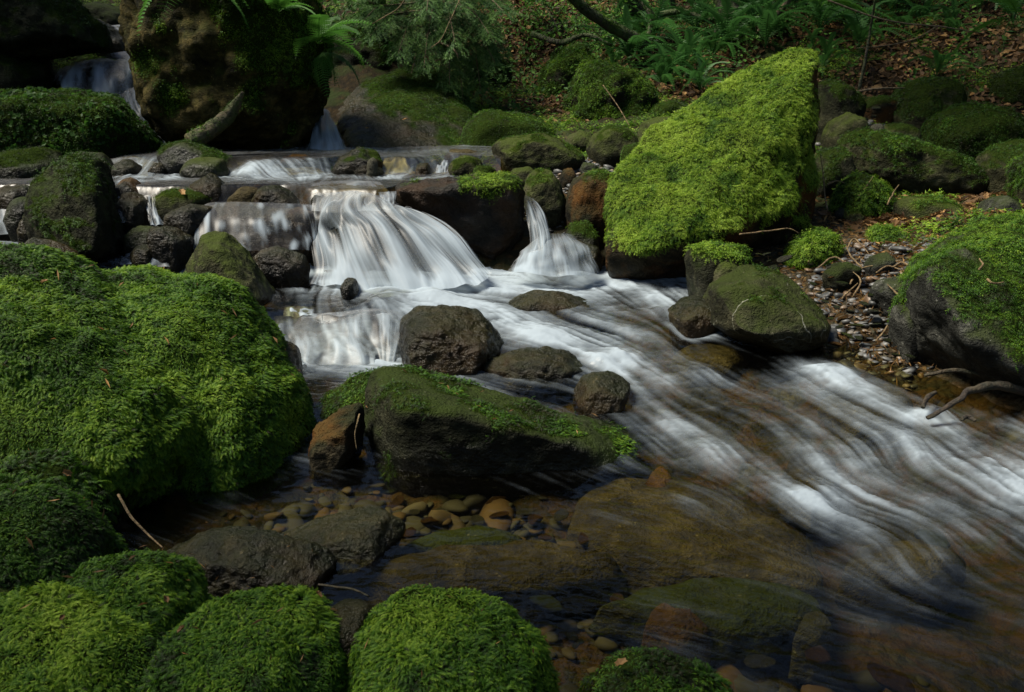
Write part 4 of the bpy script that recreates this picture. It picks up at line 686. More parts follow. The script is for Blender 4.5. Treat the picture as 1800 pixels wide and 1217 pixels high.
# ------------------------------------------------------------------ waterfalls: curtains that follow the fall line
def waterfall(label, lines, foam=.55, streak=.5, nt=110, ns=90, amp=.012, seed=0, fa=26, edge=.10, top=.25, clump=3.0, cat='waterfall', lift=0.0, spots=(), layers=1):
    """lines: flow lines from left to right, each photo px + distance from lip to foot"""
    Ls = np.array([spline([at(*q) for q in parse(l)], ns) for l in lines])
    G = np.stack([spline(Ls[:, j], nt) for j in range(ns)], 1)           # (nt, ns, 3)
    t = np.linspace(0, 1, nt)[:, None] * np.ones((1, ns)); s = np.linspace(0, 1, ns)[None] * np.ones((nt, 1))
    wob = .05 * noise(np.stack([t.ravel() * 3, s.ravel() * 2, 0 * t.ravel()], 1), seed).reshape(t.shape)
    def sn(ft, fs, sd): return noise(np.stack([(t + wob * s).ravel() * ft, s.ravel() * fs, np.full(t.size, sd * 3.7)], 1), seed + sd).reshape(t.shape)
    f1 = sn(fa, 2.4, 1); f2 = sn(fa * 2.2, 4.5, 2); f3 = sn(clump, 1.4, 3); f4 = sn(fa * .45, 1.9, 4); f5 = sn(clump * 2.2, 3.6, 5)
    dt = np.gradient(G, axis=0); dsn = np.gradient(G, axis=1); Nn = np.cross(dsn, dt); Nn /= np.linalg.norm(Nn, axis=2, keepdims=True) + 1e-9
    Nn *= np.where(Nn[..., 1:2] > 0, -1, 1)
    env = sst(0, .15, s)
    G = G + Nn * ((amp * (1.5 * f3 + .22 * f4 + .06 * f1 + .02 * f2 + 1.1 * f5) * env + lift)[..., None])
    ed = sst(0, edge, t + .05 * f2) * sst(0, edge, 1 - t + .05 * f2)
    fo = foam * (top + (1 - top) * sst(.0, .45, s)) + streak * (.55 * f4 + .55 * f1 + .42 * f2 + .95 * f3 + .95 * f5) * (.55 + .45 * s) + .35 * sst(.78, 1.0, s) * foam
    for a, b, ra, rb, q in spots: fo = fo + q * np.exp(-((t + .05 * f3 - a) / ra) ** 2 - ((s + .1 * f5 - b) / rb) ** 2) * (1 + .5 * f4)
    fo = np.clip(np.clip((fo + .02) / 1.1, 0, 1) ** 1.35, 0, .86) * ed * sst(0, .04, s + .02 * f2)
    Vs, Fs, fs = [], [], []
    for l in range(layers):
        if l:   # a second, looser sheet of strands thrown out in front of the first
            g1 = sn(fa * .8, 3.0, 20 + l); g2 = sn(fa * 2.6, 6.0, 21 + l); g3 = sn(clump * 1.3, 2.2, 22 + l)
            Gl = G + Nn * ((.018 * l + amp * (1.2 * g3 + .3 * g1)) * env)[..., None] + dt * nt * (.05 * g3 * s)[..., None]; fl = np.clip(np.clip((g3 * .9 + .5 * g1 + .45 * g2 + .12) / 1.1, 0, 1) ** 1.3 * env, 0, .85) * ed
        else: Gl, fl = G, fo
        i = (np.arange(nt - 1)[:, None] * ns + np.arange(ns - 1)).ravel(); F = np.stack([i, i + 1, i + ns + 1, i + ns], 1)
        F = F[(ed if l == 0 else np.minimum(ed, fl)).ravel()[F].max(1) > .03]
        Vs.append(Gl.reshape(-1, 3)); Fs.append(F + l * nt * ns); fs.append(fl.ravel())
    V = np.vstack(Vs); F = np.vstack(Fs); fo = np.concatenate(fs)
    loc = V.min(0) * [0, 0, 1] + V.mean(0) * [1, 1, 0]
    o = mesh_np('waterfall', V, F, FALL, loc=loc, attrs={'foam': fo}); tag(o, label, cat); return o
waterfall('broad white main cascade pouring over the ledge in the middle', ['556,348,4.72 552,380,4.6 556,420,4.5 552,470,4.3 545,500,4.2', '590,342,4.74 575,375,4.5 585,410,4.42 600,460,4.25 620,505,4.1', '625,338,4.75 615,365,4.5 640,400,4.35 665,460,4.18 690,518,4.05', '655,340,4.72 665,365,4.5 705,410,4.35 740,470,4.2 765,515,4.06', '675,350,4.68 700,372,4.5 750,410,4.38 800,460,4.25 835,500,4.12', '690,358,4.66 730,375,4.52 790,405,4.42 840,450,4.28 865,480,4.2'], .58, .60, 260, 140, .034, 3, 46, .05, .25, 5, spots=[(.60, .45, .05, .5, -.55), (.26, .38, .09, .16, -.4), (.42, .55, .05, .2, -.4), (.15, .15, .12, .12, .3), (.3, .92, .22, .16, .6), (.75, .95, .2, .1, .5), (.8, .5, .12, .5, .12), (.02, .6, .05, .5, -.3)])
waterfall('clear dark shoulder of water sliding over the top of the main cascade', ['548,322,5.0 545,335,4.85 550,350,4.72 548,372,4.62', '600,318,5.1 600,332,4.86 610,348,4.68 622,372,4.5', '645,318,5.1 655,332,4.86 672,350,4.66 690,375,4.5', '668,320,5.05 682,335,4.84 695,352,4.68 722,378,4.52'], .14, .34, 90, 50, .008, 8, 26, .08, .6)
waterfall('short bright spill beside the mossy ledge above the main cascade', ['665,338,4.74 668,350,4.66 672,368,4.58', '680,337,4.74 682,350,4.64 684,370,4.56', '697,336,4.74 696,350,4.66 694,368,4.6'], .55, .5, 50, 40, .008, 9, 14, .1, .5)
waterfall('narrow right chute jetting between the ledge and the olive rock', ['920,344,4.8 924,380,4.62 930,430,4.45 915,474,4.3', '930,346,4.8 944,375,4.6 955,420,4.42 950,476,4.28', '938,350,4.82 958,378,4.62 972,420,4.45 985,474,4.3'], .52, .6, 110, 80, .012, 10, 22, .12, .2)
waterfall('fan of white spray spreading at the foot of the right chute', ['918,440,4.55 905,460,4.4 890,482,4.3', '950,415,4.5 950,445,4.3 950,484,4.2', '985,410,4.52 1000,440,4.35 1010,485,4.22', '1005,412,4.58 1035,435,4.45 1058,478,4.33'], .58, .5, 130, 50, .018, 11, 26, .14, .4)
waterfall('thin veil waterfall in strands over the brown mossy ledge', ['338,392,4.62 336,410,4.5 334,440,4.4 330,465,4.35', '360,360,4.68 352,385,4.5 352,420,4.38 350,462,4.32', '400,355,4.7 400,380,4.5 402,415,4.4 405,445,4.34', '460,356,4.7 462,380,4.5 465,410,4.42 470,440,4.36', '520,358,4.7 528,380,4.54 535,410,4.46 540,440,4.4', '556,360,4.7 560,385,4.56 562,420,4.48 560,450,4.42'], -.02, 1.35, 170, 80, .004, 12, 22, .03, .9, 9)
rock('ledge', 'brown rounded ledge under the thin veil waterfall', '345,380 360,360 420,354 500,356 550,362 566,390 566,440 540,465 440,468 360,455 342,420', 4.72, .16, 'rust', 'rock ledge', lev=6, p=20, amp=.018, tilt=.1, wl=.7, cuts=2)
rock('ledge', 'dark wet rock behind the main cascade', '560,400 580,362 640,350 700,368 760,400 830,450 850,490 700,510 580,490', 4.62, .12, 'wet', 'rock ledge', lev=5, p=18, amp=.02, tilt=.45, front=.8)
waterfall('white threads falling between the rusty rock and the olive stone', ['250,345,4.78 258,372,4.68 262,395,4.6', '262,343,4.78 266,372,4.66 272,397,4.58', '272,345,4.78 276,372,4.68 290,395,4.6'], .4, .7, 40, 40, .008, 13, 8, .15, .4)
waterfall('faint thread of water down the black boulder by the pyramid rock', ['200,348,4.75 204,370,4.6 212,392,4.52', '207,346,4.75 210,370,4.58 217,392,4.5', '214,345,4.76 215,370,4.6 222,390,4.54'], .16, .6, 30, 40, .005, 14, 6, .2, .5)
waterfall('low white spill at the foot of the glossy black stone', ['222,445,4.38 215,455,4.28 205,466,4.2', '262,425,4.4 260,445,4.26 258,466,4.18', '285,440,4.36 290,452,4.26 300,470,4.18'], .35, .6, 50, 30, .008, 15, 10, .15, .5)
waterfall('dim cascade at the far left edge behind the pyramid rock', ['-30,355,4.95 -25,380,4.85 -20,412,4.75', '5,352,4.95 12,375,4.83 22,412,4.72', '20,358,4.92 32,385,4.82 50,412,4.72', '48,385,4.85 44,398,4.8 40,412,4.74'], .38, .55, 60, 40, .010, 16, 10, .12, .4)
waterfall('small dim spill beside the left huge boulder top', ['80,425,4.3 92,435,4.22 100,450,4.12', '110,428,4.3 120,440,4.2 128,455,4.1'], .3, .6, 30, 24, .006, 17, 8, .2, .4)
waterfall('little waterfall step falling over the olive ledge below the mid pool', ['482,556,3.78 480,578,3.64 486,615,3.5 488,640,3.4', '540,552,3.78 535,570,3.62 535,605,3.48 538,640,3.38', '600,548,3.78 602,566,3.6 602,602,3.47 606,642,3.36', '655,542,3.76 660,562,3.58 664,600,3.46 668,645,3.34', '705,548,3.72 704,572,3.56 700,605,3.46 690,650,3.36', '720,560,3.7 716,590,3.56 708,625,3.46 700,655,3.38'], .22, .85, 190, 70, .014, 18, 34, .05, .6, 6)
waterfall('short row of bright drips over a sunken stone by the mossy boulder', ['500,540,3.86 498,548,3.8 498,556,3.76', '525,538,3.86 525,546,3.8 525,556,3.74', '552,540,3.86 553,548,3.8 556,556,3.76'], .5, .7, 50, 20, .006, 19, 12, .15, .5)
waterfall('small stream of water curling past the mossy boulder under the little step', ['470,590,3.5 478,612,3.35 500,640,3.25', '492,588,3.52 505,610,3.38 530,642,3.28', '505,595,3.54 522,618,3.4 550,648,3.3'], .3, .7, 50, 40, .008, 20, 10, .15, .4)
waterfall('fan shaped white fall in the middle of the upper pool step', ['676,278,5.95 668,290,5.8 655,305,5.66', '695,276,5.95 692,288,5.76 686,306,5.62', '712,277,5.95 718,290,5.78 730,305,5.66'], .65, .55, 60, 36, .012, 21, 12, .12, .5)
waterfall('small white fall at the right end of the upper pool step', ['755,280,5.95 757,292,5.8 752,305,5.68', '775,280,5.95 775,292,5.8 775,306,5.68', '788,282,5.95 788,294,5.82 786,306,5.7'], .5, .6, 40, 30, .010, 22, 8, .15, .4)
waterfall('low foaming run in the left half of the upper pool step', ['410,282,6.0 415,294,5.82 408,308,5.66', '450,280,6.0 460,294,5.78 468,308,5.62', '500,284,6.0 510,296,5.78 520,308,5.62', '550,290,5.95 565,298,5.8 580,308,5.66'], .45, .75, 90, 36, .014, 23, 16, .1, .4)
waterfall('clear low spill over wet stones at the left of the upper pool', ['188,280,5.9 182,296,5.75 175,311,5.6', '235,275,5.95 232,292,5.72 225,311,5.56', '275,285,5.9 276,298,5.74 272,311,5.58', '312,286,5.9 318,298,5.78 325,311,5.62'], .26, .7, 90, 36, .010, 24, 14, .08, .4)
waterfall('dim broad waterfall behind the left mossy ridge', ['95,125,7.7 92,150,7.5 88,200,7.35', '140,105,7.8 132,135,7.45 135,200,7.3', '190,95,7.85 180,125,7.5 185,165,7.35 190,200,7.3', '240,88,7.9 236,120,7.5 230,160,7.4 225,200,7.35', '262,92,7.9 262,125,7.6 262,165,7.5 262,200,7.45'], .52, .6, 130, 60, .03, 25, 16, .06, .3, 5)
waterfall('lower leap of the dim left waterfall beside the cliff boulder', ['200,165,7.45 205,190,7.2 222,225,7.1 240,265,7.0', '230,155,7.4 238,190,7.1 252,225,7.02 262,262,6.95', '258,150,7.4 268,190,7.12 280,225,7.05 288,255,7.0'], .55, .55, 80, 60, .02, 26, 12, .12, .3, 4)
waterfall('topmost cascade glimpsed in the top left between dark slabs', ['195,45,8.8 210,55,8.6 235,72,8.5', '215,43,8.8 232,52,8.55 250,70,8.45', '240,42,8.8 250,50,8.6 258,62,8.5'], .55, .4, 50, 30, .015, 27, 8, .15, .4)
waterfall('narrow white chute sliding down between cliff boulder and bedrock', ['552,188,7.6 550,215,7.1 545,245,6.75 535,268,6.5', '566,190,7.55 568,215,7.0 572,245,6.65 575,269,6.42', '578,194,7.5 590,218,7.0 602,245,6.7 612,268,6.48'], .74, .34, 80, 60, .012, 28, 20, .08, .7)
# ------------------------------------------------------------------ plants, litter, roots, added shade trees
FERN = leaf_mat('fern_leaf', [(0, (.02, .05, .008)), (.5, (.05, .15, .02)), (1, (.13, .30, .04))], trans=.4)
SWORD = leaf_mat('sword_fern_leaf', [(0, (.016, .05, .012)), (.5, (.05, .15, .032)), (1, (.14, .30, .07))], trans=.4, rough=.5, spec=.3)
NEEDLE = leaf_mat('spruce_needles', [(0, (.006, .020, .007)), (.5, (.028, .085, .022)), (1, (.15, .29, .05))], trans=.22)
LEAF = leaf_mat('broad_leaf', [(0, (.02, .05, .01)), (.5, (.06, .16, .02)), (1, (.18, .34, .05))], trans=.45)
LITTER = leaf_mat('dead_leaf', [(0, (.025, .014, .006)), (.4, (.07, .038, .014)), (.7, (.16, .088, .034)), (1, (.36, .21, .075))], trans=.2, rough=.7)
def bark_mat(name, a, b, mossy):
    m, nt, out = new_mat(name); tc = N(nt, 'ShaderNodeTexCoord').outputs['Object']
    n = tnoise(nt, tc, 30, 6, .65); n2 = tnoise(nt, tc, 5, 5, .6)
    col = ramp(nt, [(.35, a), (.65, b)], n)
    col = mixc(nt, math_(nt, 'MULTIPLY', ramp(nt, [(.40, (0, 0, 0)), (.6, (1, 1, 1))], n2), mossy), col, (.05, .085, .012))
    p = N(nt, 'ShaderNodeBsdfPrincipled'); L(nt, col, p.inputs['Base Color']); p.inputs['Roughness'].default_value = .8
    bp = N(nt, 'ShaderNodeBump'); bp.inputs['Distance'].default_value = .03; L(nt, n, bp.inputs['Height']); L(nt, bp.outputs[0], p.inputs['Normal']); L(nt, p.outputs[0], out.inputs[0]); return m
BARK = bark_mat('bark', (.015, .011, .007), (.06, .045, .028), .8); TWIG = bark_mat('twig_bark', (.05, .035, .018), (.17, .12, .06), .15)
ROOTM = bark_mat('bare_root', (.07, .042, .016), (.27, .18, .08), .12); WETROOT = bark_mat('wet_root', (.012, .009, .006), (.055, .036, .02), .2); WOOD = bark_mat('driftwood_bark', (.022, .018, .009), (.17, .13, .06), .9)

def frond_shape(nseg, w, pin, arch, toothed, seed):
    """fern frond along +x, length 1"""
    rng = np.random.default_rng(seed); V, F, T = [], [], []
    ax = lambda x: np.array([x * (1 - .12 * arch * x), 0, arch * (.55 * x - .95 * x * x)])
    for i in range(8):
        a, b = ax(i / 8), ax((i + 1) / 8); k = len(V); h = .007 * (1 - i / 9)
        V += [a + (0, h, .002), a - (0, h, -.002), b - (0, h, -.002), b + (0, h, .002)]; F += [(k, k + 1, k + 2), (k, k + 2, k + 3)]; T += [.3] * 4
    for i in range(nseg):
        x = .10 + .90 * (i + .5) / nseg
        ln = w * (math.sin(math.pi * min(1, (x * .93 + .10)) ** .8) ** .7 if toothed else min(1, 6 * (x - .06)) * (1 - x ** 3 * .85)) * rng.uniform(.85, 1.1)
        hw = pin / nseg * .5
        for sg in (1, -1):
            o = ax(x); d = np.array([.32, sg, -.12 - .15 * rng.random()]); d /= np.linalg.norm(d); tx = np.array([1, 0, .2 * arch])
            if toothed:
                m = 5
                for j in range(m):
                    a = o + d * ln * j / m; b = o + d * ln * (j + 1.25) / m; k = len(V); hh = hw * (1.15 - .9 * j / m)
                    V += [a - tx * hh * .5, a + tx * hh * 1.25 + d * ln * .08, b, a - tx * hh * 1.05 + d * ln * .08]; F += [(k, k + 1, k + 2), (k, k + 2, k + 3)]; T += [.45, .6, .65, .45]
            else:
                k = len(V); V += [o - tx * hw, o + tx * hw, o + d * ln * .6 + tx * hw * .9, o + d * ln * .6 - tx * hw * .5, o + d * ln + tx * hw * .5]
                F += [(k, k + 1, k + 2), (k, k + 2, k + 3), (k + 3, k + 2, k + 4)]; T += [.4, .4, .55, .55, .7]
    return np.array(V), np.array(F), np.array(T)
def frond_meshes(kind, n):
    out = []
    for i in range(n):
        V, F, T = frond_shape(*( (22, .20, 1.0, .9, True, i) if kind == 'lady' else (28, .085, .6, 1.15, False, i + 40)))
        o = mesh_np('frond', V, F, FERN if kind == 'lady' else SWORD, attrs={'tint': np.clip(T + random.uniform(-.12, .12), 0, 1)}, smooth=False)
        out.append(o)
    return out
FRS = {'lady': frond_meshes('lady', 3), 'sword': frond_meshes('sword', 4)}
_first = {id(o): True for k in FRS for o in FRS[k]}
def place_frond(root, kind, ln, az, pitch, roll):
    src = random.choice(FRS[kind]); o = src
    if not _first[id(src)]:
        o = src.copy(); S.collection.objects.link(o)
    _first[id(src)] = False
    o.parent = root; o.location = (0, 0, 0); o.rotation_euler = (roll, -pitch, az); o.scale = (ln, ln, ln)
def fern(label, u, v, d, kind='sword', n=9, ln=.5, group=None, az=(0, 360), pitch=(25, 75), on=None):
    p = at(u, v, d) if on is None else np.array(on)
    r = empty('sword_fern' if kind == 'sword' else 'fern', p); tag(r, label, 'fern', group)
    for i in range(n):
        a = az[0] + (az[1] - az[0]) * (i + random.uniform(-.3, .3)) / max(1, n - (0 if az[1] - az[0] >= 360 else 1))
        place_frond(r, kind, ln * random.uniform(.7, 1.15), R(a), R(random.uniform(*pitch)), R(random.uniform(-20, 20)))
    return r
random.seed(3)
# ferns on the cliff boulder
fern('bright fern arching out over the right edge of the cliff boulder', 560, 78, 6.55, 'lady', 8, .44, az=(-100, 75), pitch=(-20, 50))
fern('fern hanging down the right side of the cliff boulder below the bright fern', 566, 92, 6.6, 'lady', 6, .38, az=(-110, 20), pitch=(-70, 5))
fern('pale fern fronds drooping in from above the cliff boulder', 335, -30, 6.1, 'lady', 9, .5, az=(-200, 20), pitch=(-25, 20))
fern('ferns crowning the top of the cliff boulder', 490, 22, 6.35, 'lady', 8, .3, az=(-160, 40), pitch=(10, 60))
fern('small dark fern under the spruce beside the bedrock', 690, 80, 8.6, 'sword', 5, .3, az=(-160, -20), pitch=(-50, 20))
# sword ferns of the right bank: pixel, distance, length, note
SF = [(1105,115,9.0,.55,'at the end of the mossy leaning limb'),(1150,75,9.3,.6,'left of the brown trunk'),(1200,130,8.6,.55,'above the left shoulder of the tall green boulder'),(1225,60,9.3,.6,'just right of the brown trunk base'),(1275,95,8.8,.65,'in the middle of the fern bank'),(1320,45,9.2,.6,'high in the middle of the fern bank'),(1345,85,8.6,.6,'behind the crest of the tall green boulder'),(1390,25,9.2,.6,'under the broken pale branch'),(1230,160,8.2,.4,'low beside the green boulder left slope'),(1165,155,8.4,.4,'on the mossy bank beside the green boulder'),
      (1440,60,8.6,.65,'right behind the top of the tall green boulder'),(1480,30,8.8,.6,'over the red leaf litter'),(1510,85,8.3,.5,'at the lower edge of the fern bank'),(1560,25,9.0,.55,'left of the far twig'),(1620,50,8.8,.45,'on the dark right bank'),(1780,40,7.5,.6,'at the right edge of the photo')]
for u, v, d, l, note in SF:
    fern('sword fern ' + note, u, v, d, 'sword', 17, l * 1.3, 'sword ferns on the right bank', az=(0, 360), pitch=(22, 75))
fern('bright bracken like fern above the green boulder at the top edge', 1440, 10, 8.0, 'lady', 8, .6, az=(-200, 20), pitch=(-10, 45))
fern('feathery fern leaning in at the top right corner', 1790, 35, 7.0, 'lady', 6, .6, az=(150, 290), pitch=(-20, 40))
# ------------------------------------------------------------------ spruce behind the bedrock
def needle_twig(P0, d, ln, rng, n=26, nl=.019):
    side = np.cross(d, [0, 0, 1]); side /= np.linalg.norm(side) + 1e-9; up = np.cross(side, d); V = []
    for i in range(n):
        s = i / n; b = P0 + d * ln * s - np.array([0, 0, .10 * ln * s * s]); a = rng.uniform(0, 6.28); o = side * math.cos(a) + up * .7 * math.sin(a)
        tip = b + (o * .8 + d * .7) * nl * rng.uniform(.8, 1.3); w = d * .0021
        V += [b - w, b + w + side * .0012, tip]
    V += [P0, P0 + side * .003, P0 + d * ln - np.array([0, 0, .10 * ln])]
    return V
def spruce(label, base, top_z, bough_px, seed):
    rng = np.random.default_rng(seed); root = empty('spruce_tree', base); tag(root, label, 'tree')
    V, F = tube_np([base, base + [.03, 0, 1.2], base + [.0, .05, top_z - base[2]]], [.11, .10, .05], 10, seed); mesh_np('trunk', V - base, F, BARK, parent=root)
    for k, (u, v, d, u2, v2, d2) in enumerate(bough_px):
        a = at(u, v, d); b = at(u2, v2, d2); a0 = np.array([base[0], base[1], a[2] + .12])
        ax = spline([a0, a, (a + b) / 2 + [0, 0, .05], b], 22); Vn = []
        tv, tf = tube_np(ax, np.linspace(.014, .003, 22), 5, k)
        Ln = np.linalg.norm(b - a0)
        for i in range(5, 22):
            T = ax[min(i + 1, 21)] - ax[i - 1]; T /= np.linalg.norm(T); sd = np.cross(T, [0, 0, 1]); sd /= np.linalg.norm(sd)
            for sg in (1, -1):
                for r in range(2):
                    dr = T * rng.uniform(.5, .9) + sg * sd * rng.uniform(.4, 1.0) + np.array([0, 0, rng.uniform(-.55, .1)]); dr /= np.linalg.norm(dr)
                    l1 = Ln * rng.uniform(.10, .26) * (1.15 - i / 30); P0 = ax[i] + T * rng.uniform(-.02, .02)
                    Vn += needle_twig(P0, dr, l1, rng, int(16 + l1 * 150))
                    for q in range(int(2 + l1 * 14)):
                        s = rng.uniform(.2, .9); d2_ = dr * .8 + sg * rng.choice([-1, 1]) * np.cross(dr, [0, 0, 1]) * .7 + [0, 0, rng.uniform(-.4, .1)]; d2_ /= np.linalg.norm(d2_)
                        Vn += needle_twig(P0 + dr * l1 * s, d2_, l1 * .4, rng, int(8 + l1 * 50))
            Vn += needle_twig(ax[i], T, .06, rng, 12)
        Vn = np.array(Vn); Fn = np.arange(len(Vn)).reshape(-1, 3)
        tn = np.repeat(rng.normal(.5, .13, len(Fn)), 3) + .22 * fbm(Vn * 7, 2, seed) + .25 * sst(.4, 1.0, np.linalg.norm(Vn - a0, axis=1) / Ln) - .1
        bo = mesh_np('bough', tv - base, tf, TWIG, parent=root)
        mesh_np('needles', Vn - base, Fn, NEEDLE, parent=bo, attrs={'tint': np.clip(tn, 0, 1)}, smooth=False)
B = [(-1,0,0,0,0,0)][:0] + [(690,10,8.4,640,35,8.0),(700,25,8.3,650,65,7.9),(720,-10,8.5,680,-15,8.1),(730,30,8.3,700,95,7.9),(760,20,8.3,745,120,7.9),(780,0,8.4,800,75,7.8),(790,40,8.4,790,150,8.0),(810,10,8.4,860,60,7.9),(820,40,8.4,870,110,8.0),(830,70,8.5,845,160,8.1),(800,90,8.6,815,180,8.2),(840,0,8.4,885,20,8.0),(760,-30,8.4,750,20,7.9),(700,-30,8.5,625,-5,8.0),(740,70,8.6,720,150,8.3),(770,-50,8.3,810,10,7.8),(835,30,8.6,880,85,8.2)]
rs = random.Random(4)
for k in range(9):      # the boughs higher up, out of the picture, that keep the rock below in shade
    a = rs.uniform(0, 6.28); d1 = 9.3 + .3 * math.sin(a); x1 = 900 + FPX * (-.75 + .3 * math.cos(a)) / d1; l = rs.uniform(1.1, 1.8); d2 = 9.3 + l * math.sin(a); x2 = 900 + FPX * (-.75 + l * math.cos(a)) / d2
    B.append((x1, -60 - 18 * k, d1, x2, -60 - 24 * k, d2))
spruce('dark green spruce drooping over the bedrock at the top of the photo', np.array([-.75, 9.3, float(T0(np.array(-.75), np.array(9.3))) - .1]), 5.2, B, 5)
# ------------------------------------------------------------------ trunks, limbs, twigs
def limb(name, label, pts, rad, mat, cat, group=None, sides=8, moss=None, n=24, rough=.15):
    P = spline([at(*q) for q in parse(pts)], n); rr = np.interp(np.linspace(0, 1, n), np.linspace(0, 1, len(rad)), rad)
    V, F = tube_np(P, rr, sides, sum(map(ord, label)) % 999, rough); loc = P[0]
    o = mesh_np(name, V, F, mat, loc=loc); tag(o, label, cat, group)
    if moss:
        Q, Nm, _ = scatter(V, F, moss, sst(-.5, .2, vnormals(V, F)[:, 2]), 5)
        if len(Q):
            Vf, Ff, tn = frond_mesh(Q, Nm, .03, 7, .5, FR_FAR, .6, (.3, 1.2)); m = mesh_np('moss', Vf - loc, Ff, MOSS, parent=o, attrs={'tint': tn}, smooth=False); m['kind'] = 'stuff'
    return o
def tree_stem(label, pts, rad, moss):
    root = empty('tree', at(*parse(pts)[-1])); tag(root, label, 'tree')
    o = limb('trunk', label, pts, rad, BARK, 'tree', moss=moss)
    for k in ('label', 'category'): del o[k]
    o.parent = root; o.location = o.location - root.location
limb('tree_limb', 'mossy limb slanting down from the top edge to the fern bank', '985,-25,8.7 1030,18,8.8 1080,50,8.9 1125,75,9.0 1132,95,9.05', [.045, .05, .055, .065, .05], BARK, 'tree limb', moss=9000)
tree_stem('mossy trunk leaning in from the top edge right of the slanting limb', '1085,-40,9.6 1115,10,9.7 1150,60,9.8 1160,100,9.8', [.07, .08, .09, .1], 6000)
tree_stem('slim upright mossy trunk at the top between the leaning trunks', '1172,-40,9.8 1176,20,9.8 1172,70,9.7', [.06, .065, .08], 6000)
tree_stem('brown bare trunk at the top above the tall green boulder', '1262,-60,9.2 1272,-5,9.2 1285,30,9.1 1278,62,9.0', [.09, .1, .1, .13], 1500)
limb('tree_limb', 'pale broken branch leaning over the fern bank', '1395,-15,8.8 1375,15,8.8 1350,38,8.8 1330,60,8.8', [.03, .028, .025, .02], TWIG, 'branch')
limb('twig', 'long bare twig arching across the top right above the litter', '1455,0,7.4 1520,25,7.3 1580,40,7.2 1660,48,7.1 1730,60,7.0', [.008, .007, .006, .004], TWIG, 'twig')
limb('twig', 'bare twig forking down over the red leaf litter', '1650,45,7.2 1610,68,7.25 1560,80,7.3 1505,85,7.3', [.006, .005, .004, .003], TWIG, 'twig')
limb('sapling', 'thin dark stem standing right of the tall green boulder', '1510,158,7.6 1522,100,7.6 1530,50,7.6 1542,-20,7.5', [.014, .012, .010, .008], BARK, 'sapling')
limb('twig', 'pale horizontal twig lying under the red leaf litter', '1440,142,7.4 1490,160,7.3 1545,156,7.2 1590,155,7.2', [.008, .009, .008, .005], TWIG, 'twig')
limb('twig', 'bare hanging twig in front of the spruce boughs', '808,0,7.6 790,40,7.6 775,70,7.6 758,84,7.6', [.005, .005, .004, .003], ROOTM, 'twig')
limb('twig', 'tan twig at the top left of the spruce', '718,-10,7.6 700,15,7.6 675,30,7.6 655,42,7.6', [.006, .005, .004, .003], ROOTM, 'twig')
limb('twig', 'thin curved twig on the mossy bank boulder', '1060,150,7.4 1085,185,7.3 1100,210,7.2 1110,228,7.1', [.004, .004, .003, .003], ROOTM, 'twig')
limb('twig', 'thin twig bridging the leaf gully', '1020,170,8.2 1040,158,8.0 1070,150,7.8 1095,130,7.7', [.004, .005, .004, .003], ROOTM, 'twig')
limb('driftwood_log', 'short mossy driftwood log leaning on the grey boulder below the cliff', '335,250,5.85 365,232,5.95 395,210,6.05 412,188,6.1 427,162,6.1', [.06, .055, .048, .038, .012], WOOD, 'driftwood', sides=12, moss=5000, rough=.14)
limb('stick', 'thin tan stick propped in the dark gap left of the flat wet rock', '208,870,1.95 228,905,1.9 255,935,1.87 286,963,1.82', [.0035, .0033, .0026, .0016], ROOTM, 'stick', sides=6)
limb('root', 'pale dangling rootlet in the gap left of the long boulder', '632,728,2.5 628,745,2.48 624,765,2.47 627,790,2.46', [.003, .003, .002, .0015], ROOTM, 'root', sides=5)
limb('twig', 'little twig lying over the wet rocks by the bottom moss dome', '560,1028,1.7 590,1032,1.68 620,1036,1.66 648,1048,1.64', [.003, .003, .003, .002], WETROOT, 'twig', sides=5)
for lab, pts, rad in [('black wet root looping out of the rapids at the right edge', '1630,735,2.78 1660,718,2.8 1690,700,2.82 1700,688,2.85 1725,682,2.88 1760,678,2.92 1810,690,2.95', [.007, .009, .010, .012, .014, .016, .018]),
                      ('short upturned black root left of the looping root', '1622,716,2.82 1632,698,2.86 1645,690,2.9', [.007, .009, .007]),
                      ('dark root lying along the waterline under the big grey boulder', '1625,660,3.1 1670,652,3.1 1710,655,3.08 1760,672,3.02 1810,685,2.95', [.006, .008, .009, .010, .011]),
                      ('small root tip just breaking the fast water at the right', '1690,738,2.7 1700,733,2.72 1715,740,2.7', [.007, .008, .005])]:
    limb('root', lab, pts, rad, WETROOT, 'root', 'dark roots in the water at the right', sides=9, rough=.25)
